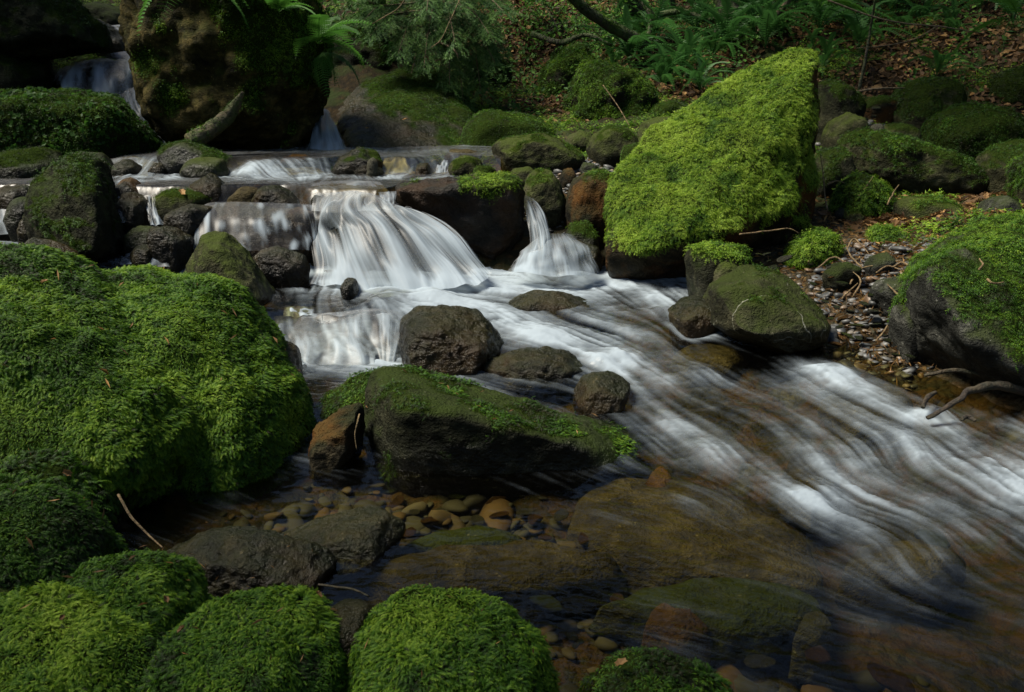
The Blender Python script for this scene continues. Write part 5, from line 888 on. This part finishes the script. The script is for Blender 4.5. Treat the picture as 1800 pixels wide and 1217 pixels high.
# bare roots over the gravel bank
random.seed(11)
RT = [('1488,440,4.35 1500,420,4.5 1515,432,4.4 1530,450,4.3','forked above the slate stone'),('1440,470,4.1 1465,452,4.25 1490,462,4.2 1510,455,4.25','across the top of the gravel'),('1495,500,3.95 1505,480,4.05 1520,470,4.1 1545,466,4.1','beside the slate stone'),('1570,470,3.95 1585,462,3.95 1600,470,3.9 1590,480,3.9','at the left shoulder of the big grey boulder'),('1500,520,3.8 1510,505,3.85 1512,490,3.9 1500,478,3.95','hanging down the gravel'),('1480,525,3.75 1495,510,3.82 1508,498,3.88','fanning over the gravel'),('1515,470,4.1 1495,450,4.25 1488,432,4.35','rising towards the moss cushion'),('1540,480,4.0 1560,468,4.05 1585,475,4.0','behind the pale pointed stone'),('1720,475,3.15 1728,465,3.15 1722,455,3.2','curled pale on the big grey boulder'),('1735,490,3.1 1745,498,3.08 1765,496,3.08','lying pale on the big grey boulder'),('1455,370,5.0 1450,345,5.1 1447,310,5.2 1442,270,5.3','hanging beside the tall green boulder'),('1455,325,5.1 1470,318,5.15 1485,322,5.15','under the long mossy slab'),('1510,345,5.0 1525,325,5.05 1535,310,5.1','in front of the long mossy slab'),('1560,360,4.9 1570,340,5.0 1580,325,5.05','over the grey olive block'),('1420,460,4.3 1440,445,4.4 1452,430,4.45','on the moss cushion'),('1590,530,3.5 1575,515,3.6 1560,500,3.7','beneath the pale pointed stone'),('1540,600,3.4 1552,585,3.45 1560,572,3.5','in the rusty needles by the water'),('1300,412,4.3 1340,408,4.35 1385,402,4.4 1405,410,4.4','under the overhang of the tall green boulder')]
for pts, note in RT: limb('root', 'pale bare root ' + note, pts, [.0045, .0045, .0035, .002], ROOTM, 'root', 'bare roots on the right bank', sides=6, n=18, rough=.4)
# ------------------------------------------------------------------ litter and ground cover (uncountable)
def leaf_bits(P, Nn, size, seed, tint=(.5, .25), elong=.62):
    rng = np.random.default_rng(seed); k = len(P)
    nn = Nn + rng.normal(0, .45, (k, 3)); nn /= np.linalg.norm(nn, axis=1, keepdims=True)
    t = rng.normal(size=(k, 3)); t -= (t * nn).sum(1, keepdims=True) * nn; t /= np.linalg.norm(t, axis=1, keepdims=True); b = np.cross(nn, t)
    s = size * rng.uniform(.5, 1.4, k)[:, None]; cu = rng.uniform(-.1, .45, k)[:, None]
    P = P + nn * s * .25
    V = np.stack([P - t * s, P + b * s * elong + nn * s * cu - t * s * .1, P + t * s, P - b * s * elong + nn * s * cu - t * s * .1, P + t * s * .05 - nn * s * .08], 1)
    F = (np.array([[0, 4, 1], [1, 4, 2], [2, 4, 3], [3, 4, 0]])[None] + (np.arange(k) * 5)[:, None, None]).reshape(-1, 3)
    tn = np.clip(rng.normal(tint[0], tint[1], k), 0, 1); return V.reshape(-1, 3), F, np.repeat(tn, 5)
def shrub(label, u, v, d, r, n, tint, seed, size=.03):
    rng = np.random.default_rng(seed); c = at(u, v, d); b = np.array([c[0], c[1], float(T0(np.array(c[0]), np.array(c[1]))) - .05]); root = empty('shrub', b); tag(root, label, 'shrub'); parts = []; tips = []
    for k in range(14):
        e = c + rng.normal(size=3) / 1.7 * r; parts.append(tube_np(spline([b, b * .4 + c * .6 + rng.normal(0, .05, 3), e], 10), np.linspace(.012, .003, 10), 5, k)); tips.append(e)
    V, F = join_np(parts); mesh_np('stems', V - b, F, BARK, parent=root)
    P = np.array(tips)[rng.integers(0, 14, n)] + rng.normal(0, .30, (n, 3)) * r
    V, F, tn = leaf_bits(P, np.tile([0, -.35, .8], (n, 1)), size, seed, (tint, .18), .55); mesh_np('foliage', V - b, F, LEAF, parent=root, attrs={'tint': tn}, smooth=False)
shrub('dark leafy shrub in the gap between the cliff boulder and the spruce', 640, 45, 8.9, np.array([.35, .3, .4]), 1500, .12, 301)
shrub('dark shrub under the right end of the spruce boughs', 815, 165, 8.9, np.array([.35, .3, .25]), 1300, .22, 302, .024)
shrub('light green shrub at the top of the leaf gully', 985, 40, 10.0, np.array([.5, .3, .25]), 900, .6, 303, .026)
shrub('small leafy shrub between the two leaning trunks', 1100, 70, 9.6, np.array([.35, .3, .3]), 900, .5, 304, .024)
shrub('leafy plant on top of the cliff boulder', 505, 18, 6.9, np.array([.3, .2, .12]), 500, .6, 305, .022)
GT = np.vstack([GF[:, [0, 1, 2]], GF[:, [0, 2, 3]]])
GX, GY = GV[:, 0], GV[:, 1]; GU = np.full(len(GV), -1e4); GW = GU.copy(); fr_ = GY > 1
GU[fr_], GW[fr_] = px(GV[fr_])
inv = (GU > -250) & (GU < 2050) & (GW > -250) & (GY < 14)
def zone(*cs):
    m = np.zeros(len(GV))
    for x, y, rx, ry in cs: m = np.maximum(m, sst(1.15, .6, np.hypot((GX - x) / rx, (GY - y) / ry)))
    return m
lit = inv * zone((.5, 9.5, .9, 1.8), (2.6, 8.4, 1.4, 1.2), (4, 8.5, 2, 1.5), (1.4, 9.5, 1.5, 1.5), (5.2, 8, 1.5, 2), (0, 11, 3, 1.5), (3.4, 5.2, .9, .8), (2.2, 5, .4, .4)) * sst(-.55, .0, fbm(GV * 1.6, 3, 77))
P, Nm, _ = scatter(GV, GT, 1300, lit, 21, 1)
V, F, tn = leaf_bits(P, Nm, .034, 22); o = mesh_np('leaf_litter', V, F, LITTER, attrs={'tint': tn}, smooth=False); tag(o, 'brown fallen leaves covering the bank behind the boulders', 'leaf litter', kind='stuff')
gm = inv * (1 - zone((-1.5, 8.6, .9, 1.2))) * (sst(-.1, .35, fbm(GV * 1.6, 4, 55) + .22 - .40 * lit) * ((GY > 6.3) | (GX < -2.2) | (GX > 1.95)))
P, Nm, _ = scatter(GV, GT, 2600, gm, 31, 1); Vf, Ff, tn = frond_mesh(P, Nm, .045, 32, .60, FR_MID, .8, (.2, 1.1)); o = mesh_np('ground_moss', Vf, Ff, MOSS, attrs={'tint': tn}, smooth=False); tag(o, 'moss and low green growth carpeting the wooded bank', 'moss', kind='stuff')
ul = inv * zone((.2, 9.6, 1.4, 1.8), (2, 9.3, 2.5, 1.2), (-.2, 8.8, .7, .8), (4, 9, 2, 1.4)) * sst(-.1, .3, fbm(GV * 2.3, 3, 99))
P, Nm, _ = scatter(GV, GT, 750, ul, 41, 1); P = P + np.random.default_rng(4).uniform(0, 1, (len(P), 1)) * [0, 0, .22]
V, F, tn = leaf_bits(P, Nm * [1, 1, .5] + [0, -.3, .6], .022, 42, (.45, .22)); o = mesh_np('undergrowth', V, F, LEAF, attrs={'tint': tn}, smooth=False); tag(o, 'small leafy green plants among the litter on the bank', 'undergrowth', kind='stuff')
# ivy-like leaves on the left ridge boulder
ob, V0, F0, N0, mk = ALL['ridge shaped boulder coated in tiny leaves at the left edge behind the upper pool']
P, Nm, _ = scatter(V0, F0, 1500, sst(-.1, .25, fbm(V0 * 2.5, 3, 8)) * (N0[:, 2] > -.2), 51); V, F, tn = leaf_bits(P + Nm * .012, Nm, .016, 52, (.22, .16), .8)
lo = np.array(ob.location); o = mesh_np('leaf_cover', V - lo, F, LEAF, parent=ob, attrs={'tint': tn}, smooth=False); o['kind'] = 'stuff'
# pebbles and gravel
def pebbles_np(C, sizes, seed, lev=2):
    rng = np.random.default_rng(seed); D, F = ico(lev); out = []; k = len(C)
    sc = sizes[:, None] * np.stack([rng.uniform(.8, 1.5, k), rng.uniform(.7, 1.1, k), rng.uniform(.3, .65, k)], 1)
    an = rng.uniform(0, 6.28, k); pn = rng.normal(size=(k, 11, 3)); pn /= np.linalg.norm(pn, axis=2, keepdims=True); pd = rng.uniform(.62, 1.0, (k, 11)); q = np.maximum(np.einsum('vd,kpd->kvp', D, pn) / pd[:, None], 0) ** 14
    V = np.repeat(D[None], k, 0) * np.minimum((q.sum(2) + 1e-9) ** (-1 / 14), 1.25)[..., None]
    V = V * sc[:, None]; c, s = np.cos(an)[:, None], np.sin(an)[:, None]
    V = np.stack([V[..., 0] * c - V[..., 1] * s, V[..., 0] * s + V[..., 1] * c, V[..., 2] + V[..., 0] * rng.uniform(-.4, .4, (k, 1))], 2) + C[:, None]
    return V, F
def peb_mat(name, stops, rough):
    m, nt, out = new_mat(name); t = N(nt, 'ShaderNodeAttribute', attribute_name='tint').outputs['Fac']; tc = N(nt, 'ShaderNodeTexCoord').outputs['Object']
    c = ramp(nt, stops, t); n = tnoise(nt, tc, 60, 5, .6); c = mixc(nt, math_(nt, 'MULTIPLY', n, .7), c, (.02, .02, .015))
    b = N(nt, 'ShaderNodeBsdfPrincipled'); L(nt, c, b.inputs['Base Color']); b.inputs['Roughness'].default_value = rough; L(nt, b.outputs[0], out.inputs[0]); return m
PEB = peb_mat('gravel_stone', [(0, (.03, .032, .032)), (.35, (.10, .105, .105)), (.6, (.17, .165, .15)), (.8, (.20, .11, .045)), (1, (.30, .27, .22))], .5)
BEDP = peb_mat('bed_pebble', [(0, (.010, .009, .005)), (.35, (.030, .026, .012)), (.55, (.055, .052, .035)), (.72, (.075, .040, .010)), (.88, (.11, .055, .013)), (1, (.11, .105, .08))], .8)
def strew(name, label, cat, mask, dens, size, seed, mat, lev=2, zoff=0.0):
    P, Nm, _ = scatter(GV, GT, dens, mask, seed, 1); rng = np.random.default_rng(seed); sz = size * rng.lognormal(0, .45, len(P))
    P[:, 2] += zoff + sz * .2
    V, F = pebbles_np(P, sz, seed, lev); k, nv = V.shape[:2]; Fa = (F[None] + (np.arange(k) * nv)[:, None, None]).reshape(-1, 3)
    o = mesh_np(name, V.reshape(-1, 3), Fa, mat, attrs={'tint': np.repeat(np.clip(rng.beta(1.4, 1.6, k), 0, 1), nv)}); tag(o, label, cat, kind='stuff')
strew('gravel', 'grey and rusty gravel on the right bank', 'gravel', zone((1.72, 4.0, .42, .62), (1.6, 3.55, .3, .35), (2.25, 3.2, .3, .4), (2.7, 6.7, .5, .9), (.4, 5.6, .6, .6)), 1300, .014, 61, PEB)
strew('pebble_bed', 'amber and grey pebbles under the clear shallow water', 'pebbles', zone((-.25, 2.25, .55, .30), (.05, 2.1, .5, .3), (.6, 1.5, .7, .3), (-.4, 1.7, .4, .5)), 900, .017, 62, BEDP)
NEED = inv * zone((1.75, 4.2, .5, .9), (1.6, 3.55, .3, .3), (2.3, 4.8, .8, .9), (3.2, 5.8, 1, 1))
P, Nm, _ = scatter(GV, GT, 1500, NEED, 71, 1); V, F, tn = leaf_bits(P + [0, 0, .012], Nm, .022, 72, (.72, .2), .07); o = mesh_np('fallen_needles', V, F, LITTER, attrs={'tint': tn}, smooth=False); tag(o, 'rusty conifer needles and twig bits strewn on the right bank', 'needles', kind='stuff')
def ground_hit(u, v):
    for d in np.linspace(4, 15, 220):
        p = at(u, v, d)
        if float(T0(np.array(p[0]), np.array(p[1]))) > p[2]: return p
    return None
rf = random.Random(9)
for k in range(26):
    u, v = rf.uniform(1060, 1720), rf.uniform(-25, 130); p = ground_hit(u, v + 25)
    if p is not None: fern('sword fern crowded among others in the dark fern bank', u, v, p[1], 'sword', 9, rf.uniform(.4, .62), 'crowded bank ferns', az=(rf.uniform(-180, -120), rf.uniform(-60, 20)), pitch=(15, 70), on=p)
for lab, pts in [('thin mossy branch crossing above the fern bank', '1150,28,9.4 1200,20,9.3 1245,35,9.2 1290,22,9.1'), ('crooked mossy branch over the left end of the fern bank', '1120,-10,9.3 1145,30,9.2 1138,75,9.1 1150,110,9.0'), ('dead grey branch lying on the bank above the hump', '935,60,9.3 985,75,9.1 1030,62,9.0 1075,80,8.9'), ('mossy pole leaning at the top right of the brown trunk', '1300,-30,9.3 1325,20,9.2 1338,70,9.0')]:
    limb('tree_limb', lab, pts, [.03, .028, .022, .014], BARK, 'branch', moss=6000)
# individual cobbles of the bank and of the bed: (u, v, dist, size, kind)
protos = {}
def cobble(u, v, d, s, kind, label, group, lev=3, asp=(1.3, .9, .42)):
    if kind not in protos:
        D, F = ico(lev); pn = np.random.default_rng(len(protos) + 3).normal(size=(12, 3)); pn /= np.linalg.norm(pn, axis=1, keepdims=True); rr = (np.maximum(D @ (pn / np.random.default_rng(len(protos)).uniform(.62, 1, (12, 1))).T, 0) ** 16).sum(1); V = D * np.minimum((rr + 1e-9) ** (-1 / 16), 1.2)[:, None] * np.array(asp)[None] * (1 + .06 * fbm(D * 4, 3, len(protos) * 5))[:, None]
        protos[kind] = mesh_np('cobble', V, F, ROCK[kind], attrs={'moss': np.zeros(len(V)), 'wet': np.zeros(len(V))}); o = protos[kind]
    else:
        o = protos[kind].copy(); S.collection.objects.link(o)
    o.location = at(u, v, d); o.scale = (s, s, s * random.uniform(.7, 1.1)); o.rotation_euler = (random.uniform(-.3, .3), random.uniform(-.3, .3), random.uniform(0, 6.28)); tag(o, label, 'cobble', group)
random.seed(5)
for u, v, s, k in [(1520,535,17,'grey'),(1536,548,24,'grey'),(1495,548,16,'grey'),(1470,540,12,'grey'),(1505,572,20,'olive'),(1540,572,22,'grey'),(1555,590,14,'grey'),(1490,590,18,'olive'),(1475,575,14,'grey'),(1510,595,15,'grey'),(1460,560,12,'olive'),(1450,530,14,'grey'),(1430,500,15,'dark'),(1480,500,20,'dark'),(1465,505,12,'grey'),(1440,515,10,'grey'),(1375,455,24,'pale'),(1346,447,16,'grey'),(1335,448,12,'olive'),(1352,460,12,'dark'),(1360,470,16,'grey'),(1395,475,12,'grey'),(1425,465,10,'grey'),(1415,485,8,'pale'),(1455,470,8,'pale'),(1530,520,14,'dark'),(1565,600,20,'dark'),(1590,610,22,'dark'),(1575,625,14,'dark'),(1600,628,16,'dark'),(1470,605,20,'amber'),(1482,560,14,'amber'),(1440,497,14,'amber'),(1460,488,9,'amber')]:
    h = .13 + .27 * max(0, min(1, (605 - v) / 160)); d = lv(u, v, h)[1]
    cobble(u, v, d, s / 2 / FPX * d, k, {'grey': 'grey cobble in the gravel of the right bank', 'olive': 'olive cobble in the gravel of the right bank', 'dark': 'dark slaty cobble in the gravel of the right bank', 'pale': 'pale buff cobble in the gravel of the right bank', 'amber': 'rusty orange cobble in the gravel of the right bank'}[k], {'grey': 'grey bank cobbles', 'olive': 'olive bank cobbles', 'dark': 'dark bank cobbles', 'pale': 'pale bank cobbles', 'amber': 'rusty bank cobbles'}[k])
for u, v, s in [(1490,215,16),(1505,200,12),(1520,210,12),(1535,205,10),(1540,190,14),(1512,186,10),(1525,196,8)]:
    cobble(u, v, 6.7, s / 2 / FPX * 6.7, 'grey', 'grey cobble in the dry gully behind the tall boulder', 'gully cobbles')
for u, v, s, k in [(730,895,26,'pale'),(840,912,28,'pale'),(700,880,30,'amber'),(760,915,30,'amber'),(880,905,30,'amber'),(940,915,34,'amber'),(960,945,22,'amber'),(1025,945,30,'amber'),(720,935,30,'amber'),(690,860,34,'olive'),(600,860,56,'olive'),(545,865,30,'grey'),(560,880,30,'olive'),(640,870,26,'pale'),(800,870,40,'olive'),(870,880,36,'amber'),(920,900,26,'pale'),(990,905,30,'pale'),(770,945,36,'olive'),(640,885,30,'amber'),(985,985,40,'olive'),(960,1060,50,'olive'),(1090,1060,36,'amber'),(890,1045,40,'olive'),(1190,1100,70,'amber'),(1330,1010,44,'amber'),(1440,1150,60,'amber'),(1560,1190,80,'amber'),(1330,1160,50,'pale'),(1010,1135,16,'pale'),(1020,1128,14,'grey'),(1640,950,70,'olive')]:
    d = lv(u, v, -.075)[1]; cobble(u, v, d, s / 2 / FPX * d, k, {'grey': 'grey', 'olive': 'olive brown', 'pale': 'pale greenish', 'amber': 'amber orange'}[k] + ' cobble seen through the clear water of the pool', {'grey': 'grey', 'olive': 'olive', 'pale': 'pale', 'amber': 'amber'}[k] + ' cobbles under the water')
# ------------------------------------------------------------------ fallen leaves lying on the stones
def fallen_leaf(u, v, host, s, label, tint, group=None, long=.6):
    _, Vh, Fh, Nh, _ = ALL[host]; uu, vv = px(Vh); f = (Nh * (np.array([0, 0, CAM_Z]) - Vh)).sum(1) > 0
    i = np.argmin(np.hypot(uu - u, vv - v) + 1e4 * ~f); n = Nh[i] + np.random.default_rng(int(u)).normal(0, .2, 3); n /= np.linalg.norm(n); c = Vh[i] + Nh[i] * .024
    t = np.cross(n, [math.cos(u), math.sin(u), .2]); t /= np.linalg.norm(t); b = np.cross(n, t); V = []; K = 14
    for k in range(K):
        a = 2 * math.pi * k / K; r = s * (.7 + .3 * math.cos(a) + (.14 if k % 2 else -.10)); V.append(c + t * r * math.cos(a) + b * r * long * math.sin(a) + n * s * .22 * math.sin(a) ** 2)
    V.append(c - n * .002); F = np.array([(k, (k + 1) % K, K) for k in range(K)])
    V = np.array(V); V2 = np.vstack([V, V - n * .0012]); F2 = np.vstack([F, F[:, ::-1] + len(V)])
    o = mesh_np('fallen_leaf', V2, F2, LITTER, loc=c, attrs={'tint': np.full(len(V2), tint)}, smooth=False); tag(o, label, 'leaf', group)
HB = 'huge boulder under a thick bright green moss blanket at the left edge of the photo'; DM = 'low dark moss mound with orange needles between the corner mound and flat wet rock'
fallen_leaf(115, 840, 'dark mossy stone with one fallen leaf in the shade under the huge left boulder', .016, 'curled tan leaf on the dark stone under the huge boulder', .8)
fallen_leaf(280, 1068, DM, .014, 'orange brown leaf with a long stalk on the dark moss mound', .75)
fallen_leaf(335, 1120, 'broad moss mound at the bottom edge below the flat wet rock', .012, 'reddish leaf scrap between the bottom moss mounds', .6)
fallen_leaf(545, 1063, 'broad moss mound at the bottom edge below the flat wet rock', .011, 'pale tan leaf on the top right of the broad moss mound', .85)
fallen_leaf(110, 1100, 'pale green feathery moss mound in the bottom left corner', .009, 'small rusty leaf on the pale corner mound', .6)
fallen_leaf(1092, 1180, 'low wet rock with sparse dark moss at the bottom edge right of the moss dome', .018, 'lobed orange leaf on the low wet rock at the bottom', .85)
fallen_leaf(75, 505, HB, .016, 'orange leaf near the top of the huge moss boulder', .8)
fallen_leaf(318, 342, 'smooth dark green stone with an orange oak leaf on top of it', .035, 'orange oak leaf on the dark green stone beside the pyramid rock', .95)
fallen_leaf(650, 232, 'smooth dark bedrock slope with wet sheen right of the narrow far waterfall', .03, 'lone pale leaf on the dark bedrock slope', 1.0)
fallen_leaf(712, 215, 'smooth dark bedrock slope with wet sheen right of the narrow far waterfall', .03, 'pale leaf higher on the bedrock slope beside the moss', .98)
rng = np.random.default_rng(77); parts = []
for host, k, s in [(HB, 26, .016), ('rounded boulder with yellow green moss leaning on the huge left boulder beside the cascade', 22, .014), (DM, 16, .013), ('pale green feathery moss mound in the bottom left corner', 9, .012), ('broad moss mound at the bottom edge below the flat wet rock', 20, .011), ('round moss dome at the bottom edge standing in the clear pool', 14, .011), ('dark shaded moss mound at the left edge below the huge boulder', 12, .013), ('long dark boulder with moss patches in the middle of the stream', 16, .012), ('flat wet black rock with needles lying between the huge boulder and the moss mounds', 14, .008)]:
    _, Vh, Fh, Nh, _ = ALL[host]; P, Nm, ar = scatter(Vh, Fh, 400, (Nh[:, 2] > .2).astype(float), 3, 0.0)
    P, Nm = P[:k], Nm[:k]; V, F, tn = leaf_bits(P + Nm * (.02 if 'moss' in host else .004), Nm, s, int(k), (.8, .15), .13); parts.append((V, F, tn))
V, F = join_np([(a, b) for a, b, _ in parts]); o = mesh_np('fallen_needles', V, F, LITTER, attrs={'tint': np.concatenate([c for *_, c in parts])}, smooth=False); tag(o, 'orange needles and leaf scraps sprinkled over the moss', 'needles', kind='stuff')
# ------------------------------------------------------------------ unseen trees added outside the view, crowns placed to cast shade
SHADE_LEAF = leaf_mat('shade_tree_leaf', [(0, (.02, .05, .01)), (1, (.07, .14, .025))], trans=.25)
def shade_tree(label, x, y, h, crown, seed, nleaf=2600, size=.13):
    rng = np.random.default_rng(seed); base = np.array([x, y, float(terrain(np.array([x]), np.array([y]))[0]) - .15]); r = empty('tree', base); tag(r, label, 'tree')
    cx, cy, cz, rx, ry, rz = crown; C = np.array([cx, cy, cz]); parts = [tube_np(spline([base, base + [0, 0, h * .4], (base + C) / 2 + [0, 0, .8], C], 14), np.linspace(.20, .05, 14), 9, seed)]
    for k in range(9):
        d = rng.normal(size=3); d /= np.linalg.norm(d); parts.append(tube_np(spline([base * .35 + C * .65 + [0, 0, .3], C + d * [rx, ry, rz] * .4, C + d * [rx, ry, rz] * .9], 9), np.linspace(.05, .008, 9), 5, k))
    V, F = join_np(parts); mesh_np('trunk', V - base, F, BARK, parent=r)
    cl = rng.normal(size=(70, 3)); cl /= np.linalg.norm(cl, axis=1, keepdims=True); cl = C + cl * [rx, ry, rz] * rng.uniform(.25, 1, (70, 1)) ** .6
    P = cl[rng.integers(0, 70, nleaf)] + rng.normal(0, .22, (nleaf, 3)) * [rx / 2, ry / 2, rz / 2]
    V, F, tn = leaf_bits(P, np.tile([0, 0, 1.0], (nleaf, 1)), size, seed, (.5, .25), .6); mesh_np('crown', V - base, F, SHADE_LEAF, parent=r, attrs={'tint': tn}, smooth=False)
SHADE_TREES = [('left bank tree with a thin low bough over the nearest mounds', -4.8, 1.2, 4.5, (-2.7, 1.45, 3.7, 1.3, .6, .4), 200), ('left bank tree overhanging the dim far waterfall', -8, 8, 6, (-6.4, 7.8, 5.4, 1.9, 1.6, 1.0), 1300), ('tree behind the viewer reaching over the near pool', -2.8, -1.6, 4.5, (-1.0, 1.45, 3.7, 1.0, .55, .4), 380), ('right bank tree reaching over the upstream rocks', 6.5, 8, 7, (.9, 7.0, 5.7, 1.5, 1.2, .8), 550), ('tree above the fern bank', 5.5, 12, 7, (2.0, 9.4, 6.2, 2.0, 1.2, .9), 2000)]
for i, a in enumerate(SHADE_TREES): shade_tree(*a[:5], seed=200 + i, nleaf=a[5])
